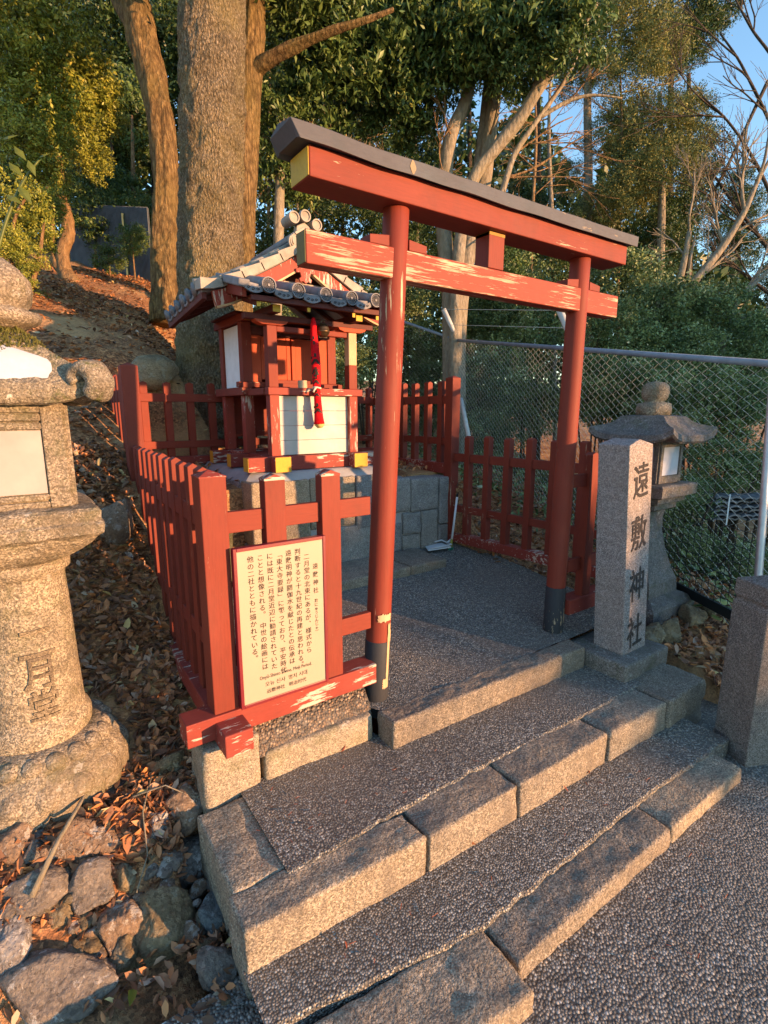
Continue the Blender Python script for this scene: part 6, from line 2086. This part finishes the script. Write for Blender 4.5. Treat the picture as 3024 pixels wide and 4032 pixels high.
m = limb(MB(), [(1690, 900, 10), (1680, 700, 10), (1665, 560, 10)], [16, 15, 12], 8, .1, 2)
limb(m, [(1500, 470, 10), (1550, 402, 10), (1595, 311, 10), (1628, 240, 10), (1659, 175, 10)], [4, 6, 7, 7, 8], 8, .1, 4)
m.build('trunk', M['bark_dark'], t, smooth=True)
m = MB()
for a in ((1670, 640, 2.5, 170, 8), (1676, 560, 2.2, 240, 9), (1665, 420, 2.0, 260, 8), (1680, 300, 2.0, 260, 8), (1690, 160, 2.1, 220, 7), (1670, 700, 2.9, 110, 6)):
    twigs(m, a[0], a[1], 10, a[2], a[3], a[4], 3, rg, .5)
m.build('branches', M['bark_dark'], t, smooth=True)['kind'] = 'stuff'
t = thing('bare_tree', 'low bare shrub tree with sunlit branches leaning right, at the right edge', 'tree', footed(1560, 760, 7.5))
m = limb(MB(), [(1555, 790, 7.5), (1576, 674, 7.5), (1621, 622, 7.5), (1670, 575, 7.5)], [13, 11, 9, 6], 8, .1, 4)
limb(m, [(1562, 740, 7.5), (1600, 690, 7.5), (1670, 670, 7.5)], [9, 8, 5], 8, .1, 5)
m.build('trunk', M['bark_pale'], t, smooth=True)
m = MB()
for a in ((1576, 674, .8, 120, 6), (1600, 690, .3, 110, 5), (1621, 622, 1.0, 110, 5), (1590, 700, -.1, 100, 5)):
    twigs(m, a[0], a[1], 7.5, a[2], a[3], a[4], 2, rg, .5)
m.build('branches', M['bark_pale'], t, smooth=True)['kind'] = 'stuff'

# shrubs and ivy beyond the wire
SH = [
    (1100, 640, 9.6, 75, 'blue green shrub between the tie beam and the wire, left of the right torii post'),
    (1150, 720, 8.8, 70, 'blue green shrub left of the right torii post at rail height'),
    (1040, 700, 9.6, 60, 'small blue green shrub near the white fence post'),
    (1340, 620, 8.4, 80, 'blue green shrub under the right end of the torii beams'),
    (1420, 700, 7.8, 85, 'large blue green shrub right of the torii above the top rail'),
    (1330, 740, 7.4, 75, 'blue green shrub just above the top rail right of the torii post'),
    (1530, 700, 7.8, 75, 'blue green shrub at the foot of the leaning bare tree'),
    (1500, 790, 7.0, 70, 'low shrub behind the top rail at right'),
    (1610, 760, 7.5, 70, 'shrub at the right edge above the top rail'),
    (1390, 850, 6.4, 80, 'dark shrub behind the finial of the right lantern'),
    (1060, 830, 8.6, 80, 'ivy covered bush behind the wire left of the right torii post'),
    (1130, 880, 8.0, 75, 'leafy bush behind the wire next to the right torii post'),
    (1290, 850, 7.0, 70, 'leafy bush behind the wire between torii and right lantern'),
    (1480, 900, 5.4, 80, 'tangled shrub right of the right lantern roof'),
    (1590, 880, 5.2, 75, 'tangled shrub at the right edge behind the wire'),
    (1560, 1010, 4.8, 60, 'leafy shrub above the tile heap'),
    (1470, 1080, 4.6, 55, 'low leafy shrub beside the right lantern platform'),
    (1500, 1190, 4.2, 45, 'low leafy shrub behind the black mesh'),
    (1610, 1230, 4.0, 50, 'leafy shrub left of the steel pipe'),
    (1040, 960, 8.0, 60, 'low green bush behind the shaded right fence'),
    (1640, 1010, 4.9, 50, 'dark leafy shrub right of the tile heap'),
    (720, 640, 9.0, 70, 'dark bush showing between the shrine roof and the left torii post'),
    (790, 740, 8.6, 65, 'dark bush right of the shrine roof'),
    (740, 800, 7.8, 55, 'dark bush seen through the shrine porch at right'),
    (850, 660, 9.2, 70, 'dark bush just right of the left torii post under the tie beam'),
    (660, 700, 8.5, 60, 'dark bush seen past the gable of the shrine'),
    (600, 620, 8.8, 60, 'dark bush at the foot of the slim pale tree'),
    (910, 880, 10, 55, 'dark bush between the left torii post and the wire'),
    (930, 780, 10.2, 60, 'dark bush behind the far length of wire'),
    (1010, 640, 10.2, 60, 'dark bush at the foot of the many stemmed tree'),
]
for px, py, d, r, lab in SH:
    q = at(px, py, d)
    t = thing('shrub', lab, 'shrub', footed(px, py, d), 'shrubs on the right bank')
    crown(t, px, py, d, r * 1.2, 'blue', (1, 1, .9), 'foliage')
    g = ORG[t.name]
    m = MB()
    for k in range(4):
        a = k * 1.6 + px
        m.tube([(g.x + .05 * math.cos(a), g.y + .05 * math.sin(a), g.z), (g.x + .16 * math.cos(a), g.y + .16 * math.sin(a), (g.z + q[2]) / 2), (q[0] + .3 * math.cos(a), q[1] + .3 * math.sin(a), q[2] + .1)], [.018, .014, .006], 6)
    m.build('stems', M['bark_dark'], t, smooth=True)
# small growth on the left slope
for px, py, d, r, key, lab in ((235, 560, 8.0, 34, 'mid', 'leafy sapling in front of the ribbed fence panel'), (285, 520, 7.6, 38, 'mid', 'leafy sapling just left of the leaning trunk'), (75, 660, 5.6, 40, 'gold', 'low yellowish undergrowth left of the twisted trunk foot'), (30, 610, 5.0, 42, 'gold', 'undergrowth at the left edge above the finial')):
    t = thing('sapling', lab, 'sapling', footed(px, py, d))
    crown(t, px, py, d, r, key, (1, 1, .8), 'foliage')
    q, g = at(px, py, d), ORG[t.name]
    MB().tube([(g.x, g.y, g.z), (q[0], q[1], q[2] + .1)], [.014, .004], 6).build('stem', M['bark_orange'], t)
# the far wood that closes the view, one mass
rng = np.random.default_rng(55)
n = 90000
pxs = rng.uniform(-250, 1750, n)
ds = rng.uniform(14, 25, n)
topy = np.interp(pxs, [-250, 840, 870, 900, 985, 1010, 1150, 1180, 1290, 1310, 1480, 1510, 1560, 1659, 1750], [-150, -150, 250, 360, 380, 240, 250, 350, 380, 260, 420, 560, 660, 640, 640]) + 60 * np.sin(pxs * .031) + 35 * np.sin(pxs * .083 + ds)
pys = topy + (900 - topy) * rng.uniform(0, 1, n) ** 1.15
P = CAM + ds[:, None] * np.stack([ray(a, b) for a, b in zip(pxs, pys)])
hz = H(P[:, 0], P[:, 1])
keep = (P[:, 2] > hz) & (P[:, 2] < hz + 22)
dens = np.sin(P[:, 0] * 1.3 + 2 * np.sin(P[:, 1] * .7)) + np.sin(P[:, 2] * 1.9 + P[:, 0] * .8) + rng.normal(0, .5, n)
P = P[keep & (dens > -1.0)]
n = len(P)
a = rng.normal(size=(n, 3)); a /= np.linalg.norm(a, axis=1, keepdims=True)
b = rng.normal(size=(n, 3)); b -= a * (a * b).sum(1, keepdims=True); b /= np.linalg.norm(b, axis=1, keepdims=True)
L = .34 * rng.uniform(.5, 1.3, n)[:, None]
V = np.stack([P - a * L * .5, P + b * L * .22, P + a * L * .5, P - b * L * .22], 1).reshape(-1, 3)
q = (np.arange(n) * 4)[:, None]
stuff('distant_wood', npmesh('distant_wood', V, np.concatenate([q + np.array([[0, 1, 2]]), q + np.array([[0, 2, 3]])], 0), M['leaf_dark'], np.tile(np.clip(.35 + .25 * np.sin(P[:, 0] * 2.1 + P[:, 2] * 1.7) + rng.normal(0, .15, n), 0, 1), 2)))

# ground ivy
rng = np.random.default_rng(77)
n = 9000
x = rng.uniform(2.3, 7.5, n); y = rng.uniform(-1.0, 6.5, n)
k = (y < 3.1 * (x - 2.25) + .2) | (x > 3.6)
x, y = x[k], y[k]
stuff('ground_ivy', leaf_sheet('ground_ivy', np.stack([x, y, Hn(x, y) + rng.uniform(0, .16, len(x))], -1), .07, M['leaf_blue'], .7, .0, 78))

# unseen bushes added behind the viewer to shade the right half of the steps
for i, (x, y, z, r) in enumerate(((7.50, -11.0, .15, 1.15), (8.25, -11.3, .4, 1.75), (8.75, -10.8, .9, 1.75), (9.95, -11.5, .9, 2.4), (11.65, -11, 1.4, 2.6), (13.65, -11, 1.7, 2.9), (15.95, -11, 2.0, 3.1), (18.55, -11, 2.0, 3.3), (21.35, -11, 2.0, 3.4))):
    t = thing('added_shade_bush', 'unseen dark bush added behind the viewer to cast shade', 'bush', (x, y, -.33), 'unseen bushes added for their shade')
    for k in range(3 if i > 3 else (1 if i == 0 else 2)):
        o = bpy.data.objects.new('foliage', CL['dark'][k])
        COL.objects.link(o)
        o.parent = t
        o.location = (.1 * k, .3 * k, z + .33 - .12 * k)
        o.rotation_euler = (k, .3, i + k * 2)
        o.scale = (r, r, r)
    MB().tube([(x, y, -.4), (x, y, z)], .06, 8).build('stem', M['bark_dark'], t)

# ------------------------------------------------------------------ light
AZ, EL = R(27.0), R(5.8)
s = Vector((math.sin(AZ) * math.cos(EL), -math.cos(AZ) * math.cos(EL), math.sin(EL)))
sun = bpy.data.lights.new('sun', 'SUN')
sun.energy = 2.8
sun.angle = R(.6)
sun.color = (1.0, .53, .24)
so = bpy.data.objects.new('sun', sun)
COL.objects.link(so)
so.rotation_euler = s.to_track_quat('Z', 'Y').to_euler()
so.location = (3, -9, 6)
w = bpy.data.worlds.new('World')
scene.world = w
w.use_nodes = True
nt = w.node_tree
bg = nt.nodes['Background']
sk = nt.nodes.new('ShaderNodeTexSky')
sk.sky_type = 'NISHITA'
sk.sun_disc = False
sk.sun_elevation = EL
sk.sun_rotation = math.pi - AZ
sk.air_density = 1.0
sk.dust_density = .0
sk.ozone_density = 2.2
nt.links.new(sk.outputs[0], bg.inputs[0])
bg.inputs[1].default_value = .15
vs_ = scene.view_settings
vs_.view_transform = 'Standard'
vs_.look = 'None'
vs_.exposure = 2.1
vs_.gamma = 1.0
scene.cycles.use_denoising = True
scene.cycles.max_bounces = 6
scene.cycles.transparent_max_bounces = 6
